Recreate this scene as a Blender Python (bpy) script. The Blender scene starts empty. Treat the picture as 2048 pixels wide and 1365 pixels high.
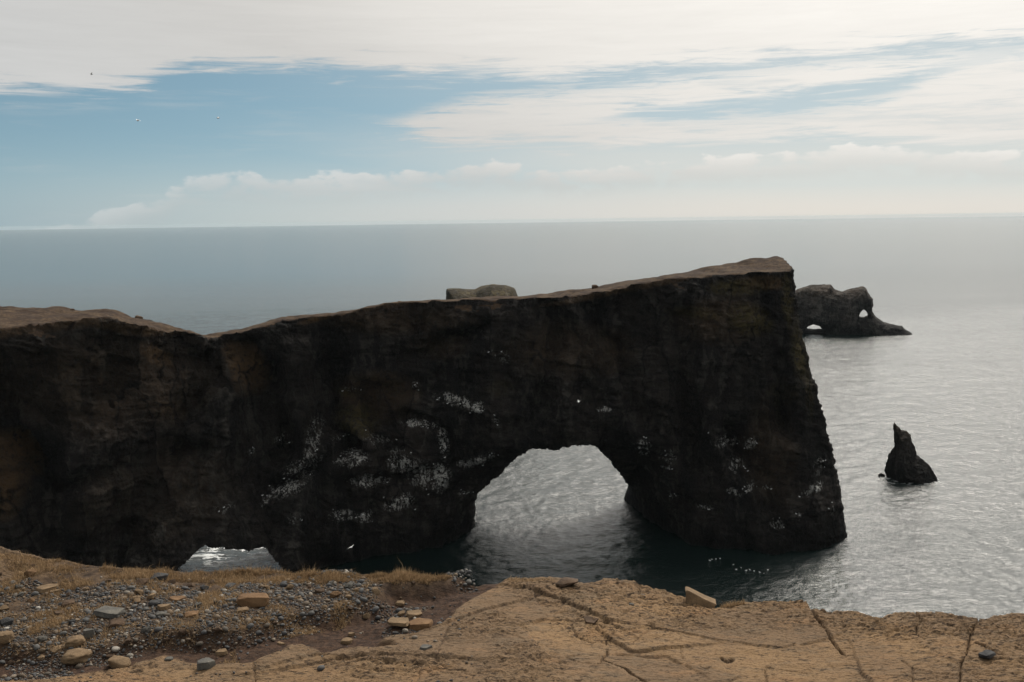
import bpy, bmesh, math, random
import numpy as np
from mathutils import Vector, Matrix

rng = np.random.default_rng(7)
random.seed(7)
sc = bpy.context.scene
COL = sc.collection

# ---------------------------------------------------------------- camera
CAM = np.array([0.0, 0.0, 70.0])
FPX, CX, CY = 2010.0, 1024.0, 682.5
PITCH, ROLL = math.radians(6.86), math.radians(0.78)
F_ = np.array([0, math.cos(PITCH), -math.sin(PITCH)])
R0 = np.array([1.0, 0, 0]); U0 = np.array([0, math.sin(PITCH), math.cos(PITCH)])
R_ = math.cos(ROLL) * R0 - math.sin(ROLL) * U0
U_ = math.sin(ROLL) * R0 + math.cos(ROLL) * U0
cam_d = bpy.data.cameras.new('camera'); cam = bpy.data.objects.new('camera', cam_d); COL.objects.link(cam)
cam_d.sensor_width = 36.0; cam_d.lens = 36.0 * FPX / 2048.0
cam_d.clip_start = 0.1; cam_d.clip_end = 200000.0
cam.matrix_world = Matrix(((R_[0], U_[0], -F_[0], CAM[0]), (R_[1], U_[1], -F_[1], CAM[1]),
                           (R_[2], U_[2], -F_[2], CAM[2]), (0, 0, 0, 1)))
sc.camera = cam

def ray(px, py):
    px = np.asarray(px, float); py = np.asarray(py, float)
    return F_ + R_ * ((px - CX) / FPX)[..., None] + U_ * ((CY - py) / FPX)[..., None]
def at_y(px, py, Y):
    d = ray(px, py); return CAM + d * (np.asarray(Y, float) / d[..., 1])[..., None]
def at_z(px, py, z):
    d = ray(px, py); return CAM + d * ((np.asarray(z, float) - CAM[2]) / d[..., 2])[..., None]
def azel(px, py):
    d = ray(px, py); return np.arctan2(d[..., 0], d[..., 1]), np.arctan2(d[..., 2], np.hypot(d[..., 0], d[..., 1]))

# ---------------------------------------------------------------- node helpers
def mat_new(name):
    m = bpy.data.materials.new(name); m.use_nodes = True
    nt = m.node_tree; nt.nodes.clear()
    return m, nt
class NT:
    def __init__(s, nt): s.nt = nt
    def n(s, t, **kw):
        nd = s.nt.nodes.new(t)
        for k, v in kw.items(): setattr(nd, k, v)
        return nd
    def link(s, a, b): s.nt.links.new(a, b)
    def _in(s, sock, v):
        if isinstance(v, bpy.types.NodeSocket): s.nt.links.new(v, sock)
        elif v is not None: sock.default_value = v
    def m(s, op, a, b=None, c=None, clamp=False):
        nd = s.n('ShaderNodeMath', operation=op); nd.use_clamp = clamp
        s._in(nd.inputs[0], a)
        if b is not None: s._in(nd.inputs[1], b)
        if c is not None: s._in(nd.inputs[2], c)
        return nd.outputs[0]
    def ss(s, x, a, b):      # smoothstep a..b
        nd = s.n('ShaderNodeMapRange', interpolation_type='SMOOTHSTEP')
        s._in(nd.inputs[0], x); s._in(nd.inputs[1], a); s._in(nd.inputs[2], b)
        return nd.outputs[0]
    def mr(s, x, a, b, c, d):
        nd = s.n('ShaderNodeMapRange'); s._in(nd.inputs[0], x)
        for i, v in enumerate((a, b, c, d)): s._in(nd.inputs[i + 1], v)
        return nd.outputs[0]
    def mix(s, f, a, b, bt='MIX'):
        nd = s.n('ShaderNodeMix', data_type='RGBA', blend_type=bt)
        s._in(nd.inputs[0], f); s._in(nd.inputs[6], a); s._in(nd.inputs[7], b)
        return nd.outputs[2]
    def noise(s, vec, scale, detail=4, rough=0.55, dist=0.0, lac=2.0):
        nd = s.n('ShaderNodeTexNoise'); s._in(nd.inputs['Vector'], vec)
        s._in(nd.inputs['Scale'], scale); nd.inputs['Detail'].default_value = detail
        nd.inputs['Roughness'].default_value = rough; nd.inputs['Distortion'].default_value = dist
        nd.inputs['Lacunarity'].default_value = lac
        return nd.outputs[0]
    def scale(s, vec, xyz, rot=(0, 0, 0)):
        nd = s.n('ShaderNodeMapping'); s._in(nd.inputs[0], vec)
        nd.inputs['Scale'].default_value = xyz; nd.inputs['Rotation'].default_value = rot
        return nd.outputs[0]
    def attr(s, name, out=2):
        nd = s.n('ShaderNodeAttribute'); nd.attribute_name = name
        return nd.outputs[out]
    def pos(s): return s.n('ShaderNodeNewGeometry').outputs['Position']
    def sep(s, v):
        nd = s.n('ShaderNodeSeparateXYZ'); s._in(nd.inputs[0], v); return nd.outputs
    def bump(s, h, strength, dist, normal=None):
        nd = s.n('ShaderNodeBump'); s._in(nd.inputs['Height'], h)
        s._in(nd.inputs['Strength'], strength); s._in(nd.inputs['Distance'], dist)
        if normal is not None: s._in(nd.inputs['Normal'], normal)
        return nd.outputs[0]
    def principled(s, col, rough, normal=None, spec=0.3, ior=1.45):
        b = s.n('ShaderNodeBsdfPrincipled'); s._in(b.inputs['Base Color'], col); s._in(b.inputs['Roughness'], rough)
        b.inputs['Specular IOR Level'].default_value = spec; b.inputs['IOR'].default_value = ior
        if normal is not None: s._in(b.inputs['Normal'], normal)
        o = s.n('ShaderNodeOutputMaterial'); s.link(b.outputs[0], o.inputs[0])
        return b

# ---------------------------------------------------------------- sky, sun, exposure
SUN_AZ, SUN_EL = math.radians(24), math.radians(46)     # azimuth from +Y towards +X
SUN_DIR = Vector((math.sin(SUN_AZ) * math.cos(SUN_EL), math.cos(SUN_AZ) * math.cos(SUN_EL), math.sin(SUN_EL)))
AUREOLE = 10.0
world = bpy.data.worlds.new('World'); sc.world = world; world.use_nodes = True
wn = NT(world.node_tree); world.node_tree.nodes.clear()
sky = wn.n('ShaderNodeTexSky', sky_type='NISHITA'); sky.sun_disc = False
sky.sun_elevation = SUN_EL; sky.sun_rotation = SUN_AZ
sky.altitude = 70; sky.air_density = 1.0; sky.dust_density = 0.5; sky.ozone_density = 1.0
tc = wn.n('ShaderNodeTexCoord').outputs['Generated']
dx, dy, dz = wn.sep(tc)
AZ = wn.m('ARCTAN2', dx, dy)
EL = wn.m('ARCSINE', dz)
azn = wn.mr(AZ, -0.65, 0.65, 0.0, 1.0)
def curve(pts):          # pixel polyline -> elevation as a function of azimuth
    a, e = azel([p[0] for p in pts], [p[1] for p in pts])
    nd = wn.n('ShaderNodeFloatCurve'); wn.link(azn, nd.inputs[1])
    cp = nd.mapping.curves[0].points
    xs = (a + 0.65) / 1.3; ys = e / 0.3
    cp[0].location = (0, ys[0]); cp[1].location = (1, ys[-1])
    for x, y in zip(xs, ys): cp.new(x, y)
    nd.mapping.use_clip = False
    nd.mapping.update()
    return wn.m('MULTIPLY', nd.outputs[0], 0.3)
vs = wn.scale(tc, (1, 1, 9), (0, math.radians(-1.2), 0))
streak = wn.noise(vs, 5.0, 7, 0.6, 0.35)
fine = wn.noise(wn.scale(tc, (1, 1, 14), (0, math.radians(-2.5), 0)), 12.0, 9, 0.68, 0.5)
big = wn.noise(wn.scale(tc, (1, 1, 5)), 2.2, 4, 0.5)
st0 = wn.m('SUBTRACT', streak, 0.5); fi0 = wn.m('SUBTRACT', fine, 0.5)
wob = wn.m('ADD', wn.m('MULTIPLY', st0, 0.024), wn.m('MULTIPLY', fi0, 0.066))
elw = wn.m('ADD', EL, wob)
def above(e, c, w0, w1): return wn.ss(wn.m('SUBTRACT', e, c), w0, w1)
cA = curve([(0, 178), (150, 178), (280, 170), (330, 148), (460, 133), (700, 142), (830, 147), (1000, 150), (1150, 149), (1300, 136), (1570, 116), (1800, 96), (2048, 70)])
mA = above(elw, cA, -0.009, 0.012)
cU = curve([(0, 300), (500, 290), (735, 240), (850, 216), (1000, 188), (1150, 176), (1230, 167), (1400, 147), (1570, 129), (1800, 109), (2048, 86)])
cL = curve([(0, 230), (500, 230), (735, 240), (760, 276), (900, 291), (1200, 292), (1650, 281), (2048, 288)])
cS1 = curve([(0, 250), (1180, 238), (1290, 206), (1500, 190), (1650, 168), (1750, 150), (1900, 121), (2048, 92)])
cS2 = curve([(0, 230), (1100, 236), (1180, 241), (1450, 243), (1650, 224), (1800, 187), (1880, 150), (2048, 106)])
elb = wn.m('ADD', EL, wn.m('MULTIPLY', wob, 0.75))
mU = wn.m('SUBTRACT', 1.0, above(elb, cU, -0.009, 0.006)); mL = above(elb, cL, -0.006, 0.012)
slit = wn.m('MULTIPLY', wn.m('SUBTRACT', 1.0, above(elb, cS1, -0.010, 0.006)), above(elb, cS2, -0.004, 0.009))
mB = wn.m('MULTIPLY', wn.m('MULTIPLY', mU, mL), wn.m('SUBTRACT', 1.0, wn.m('MULTIPLY', slit, 0.85)))
thin = wn.ss(wn.m('ADD', fine, wn.m('MULTIPLY', streak, 0.6)), 0.62, 0.86)
tipz = wn.ss(AZ, *[float(azel(p, 240)[0]) for p in (700, 1150)])
mB = wn.m('MULTIPLY', mB, wn.ss(wn.m('ADD', wn.m('MULTIPLY', tipz, 0.55), wn.m('ADD', fine, wn.m('MULTIPLY', streak, 0.6))), 0.78, 1.02))
mB = wn.m('MULTIPLY', mB, wn.m('MULTIPLY_ADD', thin, 0.3, 0.7))
# thin veils
veil = wn.m('MULTIPLY', wn.ss(wn.m('ADD', wn.m('MULTIPLY', streak, 0.6), wn.m('MULTIPLY', fine, 0.6)), 0.58, 0.90), 0.32)
# brightness round the sun: forward scattering in thin cloud and haze
dt = wn.n('ShaderNodeVectorMath', operation='DOT_PRODUCT'); wn.link(tc, dt.inputs[0]); dt.inputs[1].default_value = SUN_DIR
g = wn.m('MAXIMUM', dt.outputs['Value'], 0.0)
glow = wn.m('ADD', wn.m('MULTIPLY', wn.m('POWER', g, 5.0), 0.22), wn.m('MULTIPLY', wn.m('POWER', g, 20.0), AUREOLE))
bri = wn.m('ADD', wn.m('MULTIPLY_ADD', wn.ss(g, 0.66, 0.77), 0.14, 0.612), glow)
tex = wn.m('MULTIPLY_ADD', wn.m('ADD', st0, wn.m('MULTIPLY', fi0, 0.8)), 0.16, 1.0)
bri = wn.m('MULTIPLY', bri, tex)
ccol = wn.mix(wn.ss(g, 0.48, 0.80), (1.0, 1.0, 0.985, 1), (1.0, 0.96, 0.90, 1))
def vscale(v, f):
    nd = wn.n('ShaderNodeVectorMath', operation='SCALE'); wn.link(v, nd.inputs[0]); wn._in(nd.inputs['Scale'], f); return nd.outputs[0]
ccol_b = vscale(ccol, bri)
# clear air, with the long path near the horizon turning pale
vadd = wn.n('ShaderNodeVectorMath', operation='ADD'); wn.link(tc, vadd.inputs[0]); vadd.inputs[1].default_value = (0, 0, 0.16)
vnor = wn.n('ShaderNodeVectorMath', operation='NORMALIZE'); wn.link(vadd.outputs[0], vnor.inputs[0]); wn.link(vnor.outputs[0], sky.inputs[0])
tn = wn.n('ShaderNodeVectorMath', operation='MULTIPLY'); wn.link(sky.outputs[0], tn.inputs[0]); tn.inputs[1].default_value = (1.04, 1.15, 0.97)
blue = vscale(tn.outputs[0], 0.075)
hr = wn.n('ShaderNodeValToRGB'); wn.link(g, hr.inputs[0]); he = hr.color_ramp.elements
he[0].position, he[0].color = 0.0, (0.36, 0.45, 0.49, 1); he[1].position, he[1].color = 1.0, (1.0, 0.95, 0.87, 1)
for p_, c_ in ((.436, (.345, .445, .485, 1)), (.541, (.505, .565, .565, 1)), (.635, (.66, .66, .63, 1)), (.694, (.79, .74, .67, 1))): el_ = he.new(p_); el_.color = c_
up = wn.m('MAXIMUM', EL, 0.0)
hz = wn.m('MULTIPLY', wn.m('POWER', 2.718, wn.m('MULTIPLY', wn.m('MULTIPLY', up, up), -420.0)), 0.96)
hz = wn.m('MAXIMUM', hz, wn.m('MULTIPLY', wn.m('MULTIPLY', wn.ss(g, 0.55, 0.72), wn.m('SUBTRACT', 1.0, wn.ss(EL, 0.05, 0.12))), 0.68))
hz = wn.m('MAXIMUM', hz, wn.m('MULTIPLY', wn.ss(g, 0.6, 0.85), 0.35))
final = wn.mix(hz, blue, hr.outputs[0])
cover = wn.m('MULTIPLY', wn.m('MAXIMUM', wn.m('MAXIMUM', mA, mB), veil), 0.96)
final = wn.mix(cover, final, ccol_b)
# low band of small cumulus near the horizon
cn = wn.noise(wn.scale(tc, (1, 1, 2.2)), 24.0, 6, 0.58, 0.15)
cC = curve([(0, 470), (150, 440), (300, 396), (410, 352), (560, 352), (700, 350), (800, 340), (1000, 326), (1120, 336), (1300, 322), (1640, 296), (1700, 290), (1980, 302), (2048, 302)])
dC = wn.m('SUBTRACT', cC, wn.m('ADD', EL, wn.m('MULTIPLY', wn.m('SUBTRACT', 0.52, cn), 0.036)))
mC = wn.m('MULTIPLY', wn.ss(dC, -0.001, 0.0035), wn.m('SUBTRACT', 1.0, wn.ss(dC, 0.004, 0.034)))
mC = wn.m('MULTIPLY', mC, wn.m('MULTIPLY', wn.ss(cn, 0.32, 0.56), wn.mr(g, 0.5, 0.66, 0.40, 0.80)))
final = wn.mix(mC, final, vscale(ccol_b, wn.m('MULTIPLY', wn.mr(dC, 0.0, 0.022, 1.13, 0.86), wn.mr(cn, 0.35, 0.65, 0.92, 1.08))))
bg = wn.n('ShaderNodeBackground'); wn.link(final, bg.inputs[0]); bg.inputs[1].default_value = 1.0
wo = wn.n('ShaderNodeOutputWorld'); wn.link(bg.outputs[0], wo.inputs[0])
world.cycles.sampling_method = 'MANUAL'; world.cycles.sample_map_resolution = 1024

sun_d = bpy.data.lights.new('sun', 'SUN'); sun = bpy.data.objects.new('sun', sun_d); COL.objects.link(sun)
sun_d.energy = 2.6; sun_d.angle = math.radians(14); sun_d.color = (1.0, 0.93, 0.82)
sun.location = (0, 0, 200); sun.rotation_euler = SUN_DIR.to_track_quat('Z', 'Y').to_euler()

sc.view_settings.view_transform = 'Standard'; sc.view_settings.look = 'None'
sc.view_settings.exposure = 0.0; sc.view_settings.gamma = 1.0; sc.view_settings.use_curve_mapping = False
sc.render.engine = 'CYCLES'
sc.cycles.use_denoising = True
try: sc.cycles.denoiser = 'OPENIMAGEDENOISE'
except Exception: pass
sc.cycles.max_bounces = 5; sc.cycles.diffuse_bounces = 3; sc.cycles.glossy_bounces = 3
sc.cycles.volume_bounces = 0; sc.cycles.caustics_reflective = False

# ---------------------------------------------------------------- numpy noise
class VNoise:
    def __init__(s, seed):
        s.v = np.random.default_rng(seed).random((32, 32, 32), dtype=np.float32) * 2 - 1
    def __call__(s, x, y, z):
        xi = np.floor(x).astype(np.int32); yi = np.floor(y).astype(np.int32); zi = np.floor(z).astype(np.int32)
        fx = (x - xi).astype(np.float32); fy = (y - yi).astype(np.float32); fz = (z - zi).astype(np.float32)
        fx = fx * fx * (3 - 2 * fx); fy = fy * fy * (3 - 2 * fy); fz = fz * fz * (3 - 2 * fz)
        x0 = xi & 31; x1 = (xi + 1) & 31; y0 = yi & 31; y1 = (yi + 1) & 31; z0 = zi & 31; z1 = (zi + 1) & 31
        V = s.v
        a = V[x0, y0, z0] * (1 - fx) + V[x1, y0, z0] * fx
        b = V[x0, y1, z0] * (1 - fx) + V[x1, y1, z0] * fx
        c = V[x0, y0, z1] * (1 - fx) + V[x1, y0, z1] * fx
        d = V[x0, y1, z1] * (1 - fx) + V[x1, y1, z1] * fx
        a = a * (1 - fy) + b * fy; c = c * (1 - fy) + d * fy
        return a * (1 - fz) + c * fz
VN = [VNoise(k) for k in range(4)]
def fbm(x, y, z, oct=4, gain=0.5, seed=0, ridged=False):
    t = 0; a = 1.0; tot = 0
    for k in range(oct):
        n = VN[(seed + k) % 4](x + 7.3 * k + seed * 3.1, y + 3.7 * k, z + 5.9 * k)
        if ridged: n = 1 - 2 * np.abs(n)
        t = t + a * n; tot += a; a *= gain
        x, y = (x * 0.8 - y * 0.6) * 2.03, (x * 0.6 + y * 0.8) * 2.03; z = z * 2.03
    return t / tot
def sstep(x, a, b):
    t = np.clip((x - a) / (b - a), 0, 1); return t * t * (3 - 2 * t)
def seg_dist(px, py, pts, closed=False):
    P = np.asarray(pts, float); d2 = np.full(px.shape, 1e18); n = len(P)
    for i in range(n if closed else n - 1):
        ax, ay = P[i]; bx, by = P[(i + 1) % n]
        ux, uy = bx - ax, by - ay; L = ux * ux + uy * uy + 1e-12
        t = np.clip(((px - ax) * ux + (py - ay) * uy) / L, 0, 1)
        d2 = np.minimum(d2, (px - ax - t * ux) ** 2 + (py - ay - t * uy) ** 2)
    return np.sqrt(d2)
def inside(px, py, pts):
    P = np.asarray(pts, float); r = np.zeros(px.shape, bool); n = len(P)
    for i in range(n):
        ax, ay = P[i]; bx, by = P[(i + 1) % n]
        if ay == by: continue
        c = ((ay > py) != (by > py)) & (px < (bx - ax) * (py - ay) / (by - ay) + ax)
        r ^= c
    return r
def poly_sd(px, py, pts):        # >0 inside
    d = seg_dist(px, py, pts, True); return np.where(inside(px, py, pts), d, -d)

# ---------------------------------------------------------------- mesh helpers
def mesh_np(name, V, Fq, mat, parent=None, smooth=True, attrs=None):
    me = bpy.data.meshes.new(name)
    V = np.asarray(V, np.float32); Fq = np.asarray(Fq, np.int32)
    k = Fq.shape[1]
    me.vertices.add(len(V)); me.vertices.foreach_set('co', V.ravel())
    me.loops.add(Fq.size); me.loops.foreach_set('vertex_index', Fq.ravel())
    me.polygons.add(len(Fq)); me.polygons.foreach_set('loop_start', np.arange(0, Fq.size, k, dtype=np.int32))
    me.polygons.foreach_set('loop_total', np.full(len(Fq), k, np.int32))
    me.polygons.foreach_set('use_smooth', np.full(len(Fq), smooth, bool))
    for an, av in (attrs or {}).items():
        av = np.asarray(av, np.float32)
        if av.ndim == 1:
            at = me.attributes.new(an, 'FLOAT', 'POINT'); at.data.foreach_set('value', av)
        else:
            at = me.attributes.new(an, 'FLOAT_COLOR', 'POINT'); at.data.foreach_set('color', av.ravel())
    me.update(); me.validate()
    me.materials.append(mat)
    o = bpy.data.objects.new(name, me); COL.objects.link(o)
    if parent is not None: o.parent = parent
    return o
def empty(name, loc=(0, 0, 0)):
    o = bpy.data.objects.new(name, None); COL.objects.link(o); o.location = loc; o.empty_display_size = 0.1
    return o
def tag(o, label=None, cat=None, group=None, kind=None):
    if label: o['label'] = label
    if cat: o['category'] = cat
    if group: o['group'] = group
    if kind: o['kind'] = kind
    return o
def surface_nets(f, org, h):
    nx, ny, nz = f.shape
    s = f < 0
    c = s[:-1, :-1, :-1].astype(np.int8)
    cnt = np.zeros_like(c)
    for i in (0, 1):
        for j in (0, 1):
            for k in (0, 1):
                cnt += s[i:nx - 1 + i, j:ny - 1 + j, k:nz - 1 + k]
    act = np.argwhere((cnt > 0) & (cnt < 8)).astype(np.int32)
    idx = np.full((nx - 1, ny - 1, nz - 1), -1, np.int32)
    idx[act[:, 0], act[:, 1], act[:, 2]] = np.arange(len(act))
    P = np.zeros((len(act), 3)); N = np.zeros(len(act))
    cor = [(0, 0, 0), (1, 0, 0), (0, 1, 0), (1, 1, 0), (0, 0, 1), (1, 0, 1), (0, 1, 1), (1, 1, 1)]
    fv = [f[act[:, 0] + a, act[:, 1] + b, act[:, 2] + c] for a, b, c in cor]
    for a, b in ((0, 1), (2, 3), (4, 5), (6, 7), (0, 2), (1, 3), (4, 6), (5, 7), (0, 4), (1, 5), (2, 6), (3, 7)):
        fa, fb = fv[a], fv[b]; m = (fa < 0) != (fb < 0)
        t = np.where(m, fa / np.where(m, fa - fb, 1), 0)
        ca, cb2 = np.array(cor[a]), np.array(cor[b])
        P += np.where(m[:, None], ca + t[:, None] * (cb2 - ca), 0); N += m
    V = (act + P / N[:, None]) * h + np.asarray(org)
    quads = []
    for ax in range(3):
        sl0 = [slice(1, -1)] * 3; sl1 = [slice(1, -1)] * 3
        sl0[ax] = slice(0, -1); sl1[ax] = slice(1, None)
        a, b = s[tuple(sl0)], s[tuple(sl1)]
        e = np.argwhere(a != b); flip = a[tuple(e.T)]
        off = np.array([1, 1, 1]); off[ax] = 0
        e = e + off
        u = [0, 0, 0]; v = [0, 0, 0]; u[(ax + 1) % 3] = 1; v[(ax + 2) % 3] = 1
        u = np.array(u); v = np.array(v)
        q = [idx[tuple((e - du * u - dv * v).T)] for du, dv in ((1, 1), (0, 1), (0, 0), (1, 0))]
        q = np.stack(q, 1); q[~flip] = q[~flip][:, ::-1]
        quads.append(q)
    return V, np.concatenate(quads)
def face_normals(V, Q):
    n = np.cross(V[Q[:, 2]] - V[Q[:, 0]], V[Q[:, 3]] - V[Q[:, 1]])
    return n / (np.linalg.norm(n, axis=1, keepdims=True) + 1e-9)
def submesh(V, Q, mask):
    q = Q[mask]; u, inv = np.unique(q, return_inverse=True)
    return V[u], inv.reshape(q.shape), u

# ---------------------------------------------------------------- materials
def make_cliff_mat(name='dark_cliff_rock'):
    m, nt = mat_new(name); t = NT(nt); p = t.pos()
    n1 = t.noise(t.scale(p, (1, 1, 0.45)), 0.09, 6, 0.6)
    n2 = t.noise(t.scale(p, (1, 1, 0.30)), 0.55, 6, 0.65, 0.5)
    n3 = t.noise(t.scale(p, (0.35, 0.35, 1.6)), 0.9, 5, 0.6)
    col = t.mix(t.ss(n1, 0.36, 0.66), (0.011, 0.0102, 0.0098, 1), (0.036, 0.0295, 0.0255, 1))
    col = t.mix(t.m('MULTIPLY', t.ss(n2, 0.50, 0.62), 0.75), col, (0.060, 0.053, 0.047, 1))
    col = t.mix(t.m('MULTIPLY', t.ss(n3, 0.52, 0.60), 0.6), col, (0.009, 0.008, 0.0075, 1))
    # rusty, moss and wash stains that the rock itself carries
    fn = t.noise(p, 1.3, 5, 0.65)
    ru = t.m('MULTIPLY', t.attr('rust'), t.ss(t.m('ADD', fn, t.m('MULTIPLY', n2, 0.4)), 0.46, 0.74))
    col = t.mix(ru, col, (0.110, 0.068, 0.036, 1))
    mo = t.m('MULTIPLY', t.attr('moss'), t.ss(t.noise(p, 0.9, 6, 0.7), 0.36, 0.56))
    col = t.mix(mo, col, t.mix(fn, (0.045, 0.038, 0.017, 1), (0.115, 0.088, 0.038, 1)))
    gr = t.m('MULTIPLY', t.attr('grey'), t.ss(t.noise(t.scale(p, (1, 1, 0.35)), 0.5, 6, 0.7, 0.6), 0.45, 0.66))
    col = t.mix(gr, col, (0.100, 0.092, 0.080, 1))
    wz = t.sep(p)[2]
    wet = t.m('SUBTRACT', 1.0, t.ss(t.m('ADD', wz, t.m('MULTIPLY', t.m('SUBTRACT', n2, 0.5), 14.0)), 1.5, 9.0))
    col = t.mix(t.m('MULTIPLY', wet, 0.7), col, (0.006, 0.0058, 0.0055, 1))
    gn = t.noise(t.scale(p, (1, 1, 0.36)), 1.6, 5, 0.68, 0.3)
    gd = t.noise(p, 3.0, 2, 0.5)
    ga = t.attr('guano')
    gu = t.m('MULTIPLY', ga, t.ss(t.m('ADD', t.m('ADD', gn, t.m('MULTIPLY', ga, 0.13)), t.m('MULTIPLY', t.m('SUBTRACT', gd, 0.5), 0.45)), 0.57, 0.67), clamp=True)
    gu = t.m('MULTIPLY', gu, t.ss(t.noise(t.scale(p, (.7, .7, 1.5), (0, .3, 0)), .42, 3, .6, .8), .38, .52))
    col = t.mix(t.m('MULTIPLY', gu, 0.85), col, (0.58, 0.57, 0.53, 1))
    wp = t.n('ShaderNodeVectorMath', operation='ADD'); t.link(t.scale(p, (1, 1, .42), (0, .25, 0)), wp.inputs[0])
    nv = t.n('ShaderNodeTexNoise'); t.link(p, nv.inputs['Vector']); nv.inputs['Scale'].default_value = .22; nv.inputs['Detail'].default_value = 4
    sv = t.n('ShaderNodeVectorMath', operation='SCALE'); t.link(nv.outputs['Color'], sv.inputs[0]); sv.inputs['Scale'].default_value = 3.2
    t.link(sv.outputs[0], wp.inputs[1])
    def cells(sc_):
        vo = t.n('ShaderNodeTexVoronoi', feature='DISTANCE_TO_EDGE'); t.link(wp.outputs[0], vo.inputs['Vector']); vo.inputs['Scale'].default_value = sc_
        return vo.outputs['Distance']
    k1, k2 = cells(.16), cells(.45)
    col = t.mix(t.m('MULTIPLY', t.m('SUBTRACT', 1.0, t.ss(k1, .0, .05)), t.m('MULTIPLY', t.ss(n1, .40, .60), .8)), col, (0.005, 0.0045, 0.0045, 1))
    vc = t.n('ShaderNodeTexVoronoi'); t.link(wp.outputs[0], vc.inputs['Vector']); vc.inputs['Scale'].default_value = .16
    tone = t.mr(t.sep(vc.outputs['Color'])[0], 0, 1, .62, 1.75)
    tsc = t.n('ShaderNodeVectorMath', operation='SCALE'); t.link(col, tsc.inputs[0]); t.link(tone, tsc.inputs['Scale']); col = tsc.outputs[0]
    m1 = t.noise(t.scale(p, (1, 1, .5), (0, .2, 0)), .30, 6, .6, .6)
    rid = t.m('ABSOLUTE', t.m('SUBTRACT', m1, .5))
    b = t.bump(rid, 1.0, 7.0)
    b = t.bump(t.ss(k2, 0, .22), .8, .5, b)
    b = t.bump(t.noise(p, 1.4, 8, 0.70), 1.0, 1.1, b)
    b = t.bump(t.noise(t.scale(p, (0.4, 0.4, 2.2)), 0.9, 5, 0.6), 0.6, 0.6, b)
    t.principled(col, 0.88, b, 0.2)
    return m
def make_turf_mat():
    m, nt = mat_new('dry_turf'); t = NT(nt); p = t.pos()
    n = t.noise(p, 0.35, 6, 0.65); n2 = t.noise(p, 1.6, 5, 0.7)
    col = t.mix(t.ss(n, 0.35, 0.65), (0.030, 0.019, 0.014, 1), (0.078, 0.052, 0.032, 1))
    col = t.mix(t.m('MULTIPLY', t.ss(n2, 0.46, 0.60), 0.75), col, (0.024, 0.017, 0.012, 1))
    t.principled(col, 0.95, t.bump(n2, 0.8, 0.4), 0.1)
    return m
M_CLIFF = make_cliff_mat(); M_TURF = make_turf_mat()
def make_sea_mat():
    m, nt = mat_new('sea_water'); t = NT(nt); p = t.pos()
    R = (0, 0, math.radians(14))
    s2 = t.noise(t.scale(p, (0.7, 1.3, 1), (0, 0, math.radians(-9))), 0.9, 4, 0.6, 0.4)
    s3 = t.noise(t.scale(p, (0.8, 1.2, 1), R), 3.0, 3, 0.6)
    patch = t.noise(t.scale(p, (0.5, 1.6, 1), R), 0.006, 5, 0.55, 0.5)
    _x, _y, _ = t.sep(p)
    off = t.ss(_y, 350.0, 1500.0)                      # offshore the ripples are finer than can be told apart
    st = t.m('MULTIPLY', t.mr(patch, 0.35, 0.65, 0.75, 1.1), t.mr(off, 0, 1, 1.0, 0.12))
    b = t.bump(s2, st, 0.35)
    b = t.bump(s3, st, 0.10, b)
    col = t.mix(t.ss(patch, 0.35, 0.65), (0.003, 0.0085, 0.0078, 1), (0.005, 0.012, 0.0112, 1))
    # foam: washed round the stacks and through the small arch
    def spot(cx, cy, rx, ry, fall=1.0):
        x, y, _ = t.sep(p)
        d = t.m('SQRT', t.m('ADD', t.m('POWER', t.m('DIVIDE', t.m('SUBTRACT', x, cx), rx), 2.0), t.m('POWER', t.m('DIVIDE', t.m('SUBTRACT', y, cy), ry), 2.0)))
        return t.m('SUBTRACT', 1.0, t.ss(d, 0.35, fall))
    fo = None
    for sp in FOAM:
        q = spot(*sp); fo = q if fo is None else t.m('MAXIMUM', fo, q)
    fnz = t.noise(t.scale(p, (0.5, 1.0, 1)), 0.42, 6, 0.68, 1.2)
    foam = t.m('MULTIPLY', fo, t.ss(t.m('MULTIPLY_ADD', fo, 0.09, fnz), 0.575, 0.68))
    col = t.mix(foam, col, (0.72, 0.74, 0.74, 1))
    rough = t.m('MAXIMUM', t.mr(off, 0, 1, 0.19, 0.16), t.m('MULTIPLY', foam, 0.8))
    pb = t.principled(col, rough, b, 0.5, 1.333)
    return m
def c3(p): return (float(p[0]), float(p[1]))
_n = at_z(1820, 958, 0); _s = at_z(460, 1118, 0); _l = at_z(1560, 1150, 0)
FOAM = [(float(_n[0]), float(_n[1]) - 1.5, 9.0, 6.5, 1.1), (float(_s[0]) + 3, float(_s[1]) + 4, 16.0, 22.0, 1.2)]
M_SEA = make_sea_mat()

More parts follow.
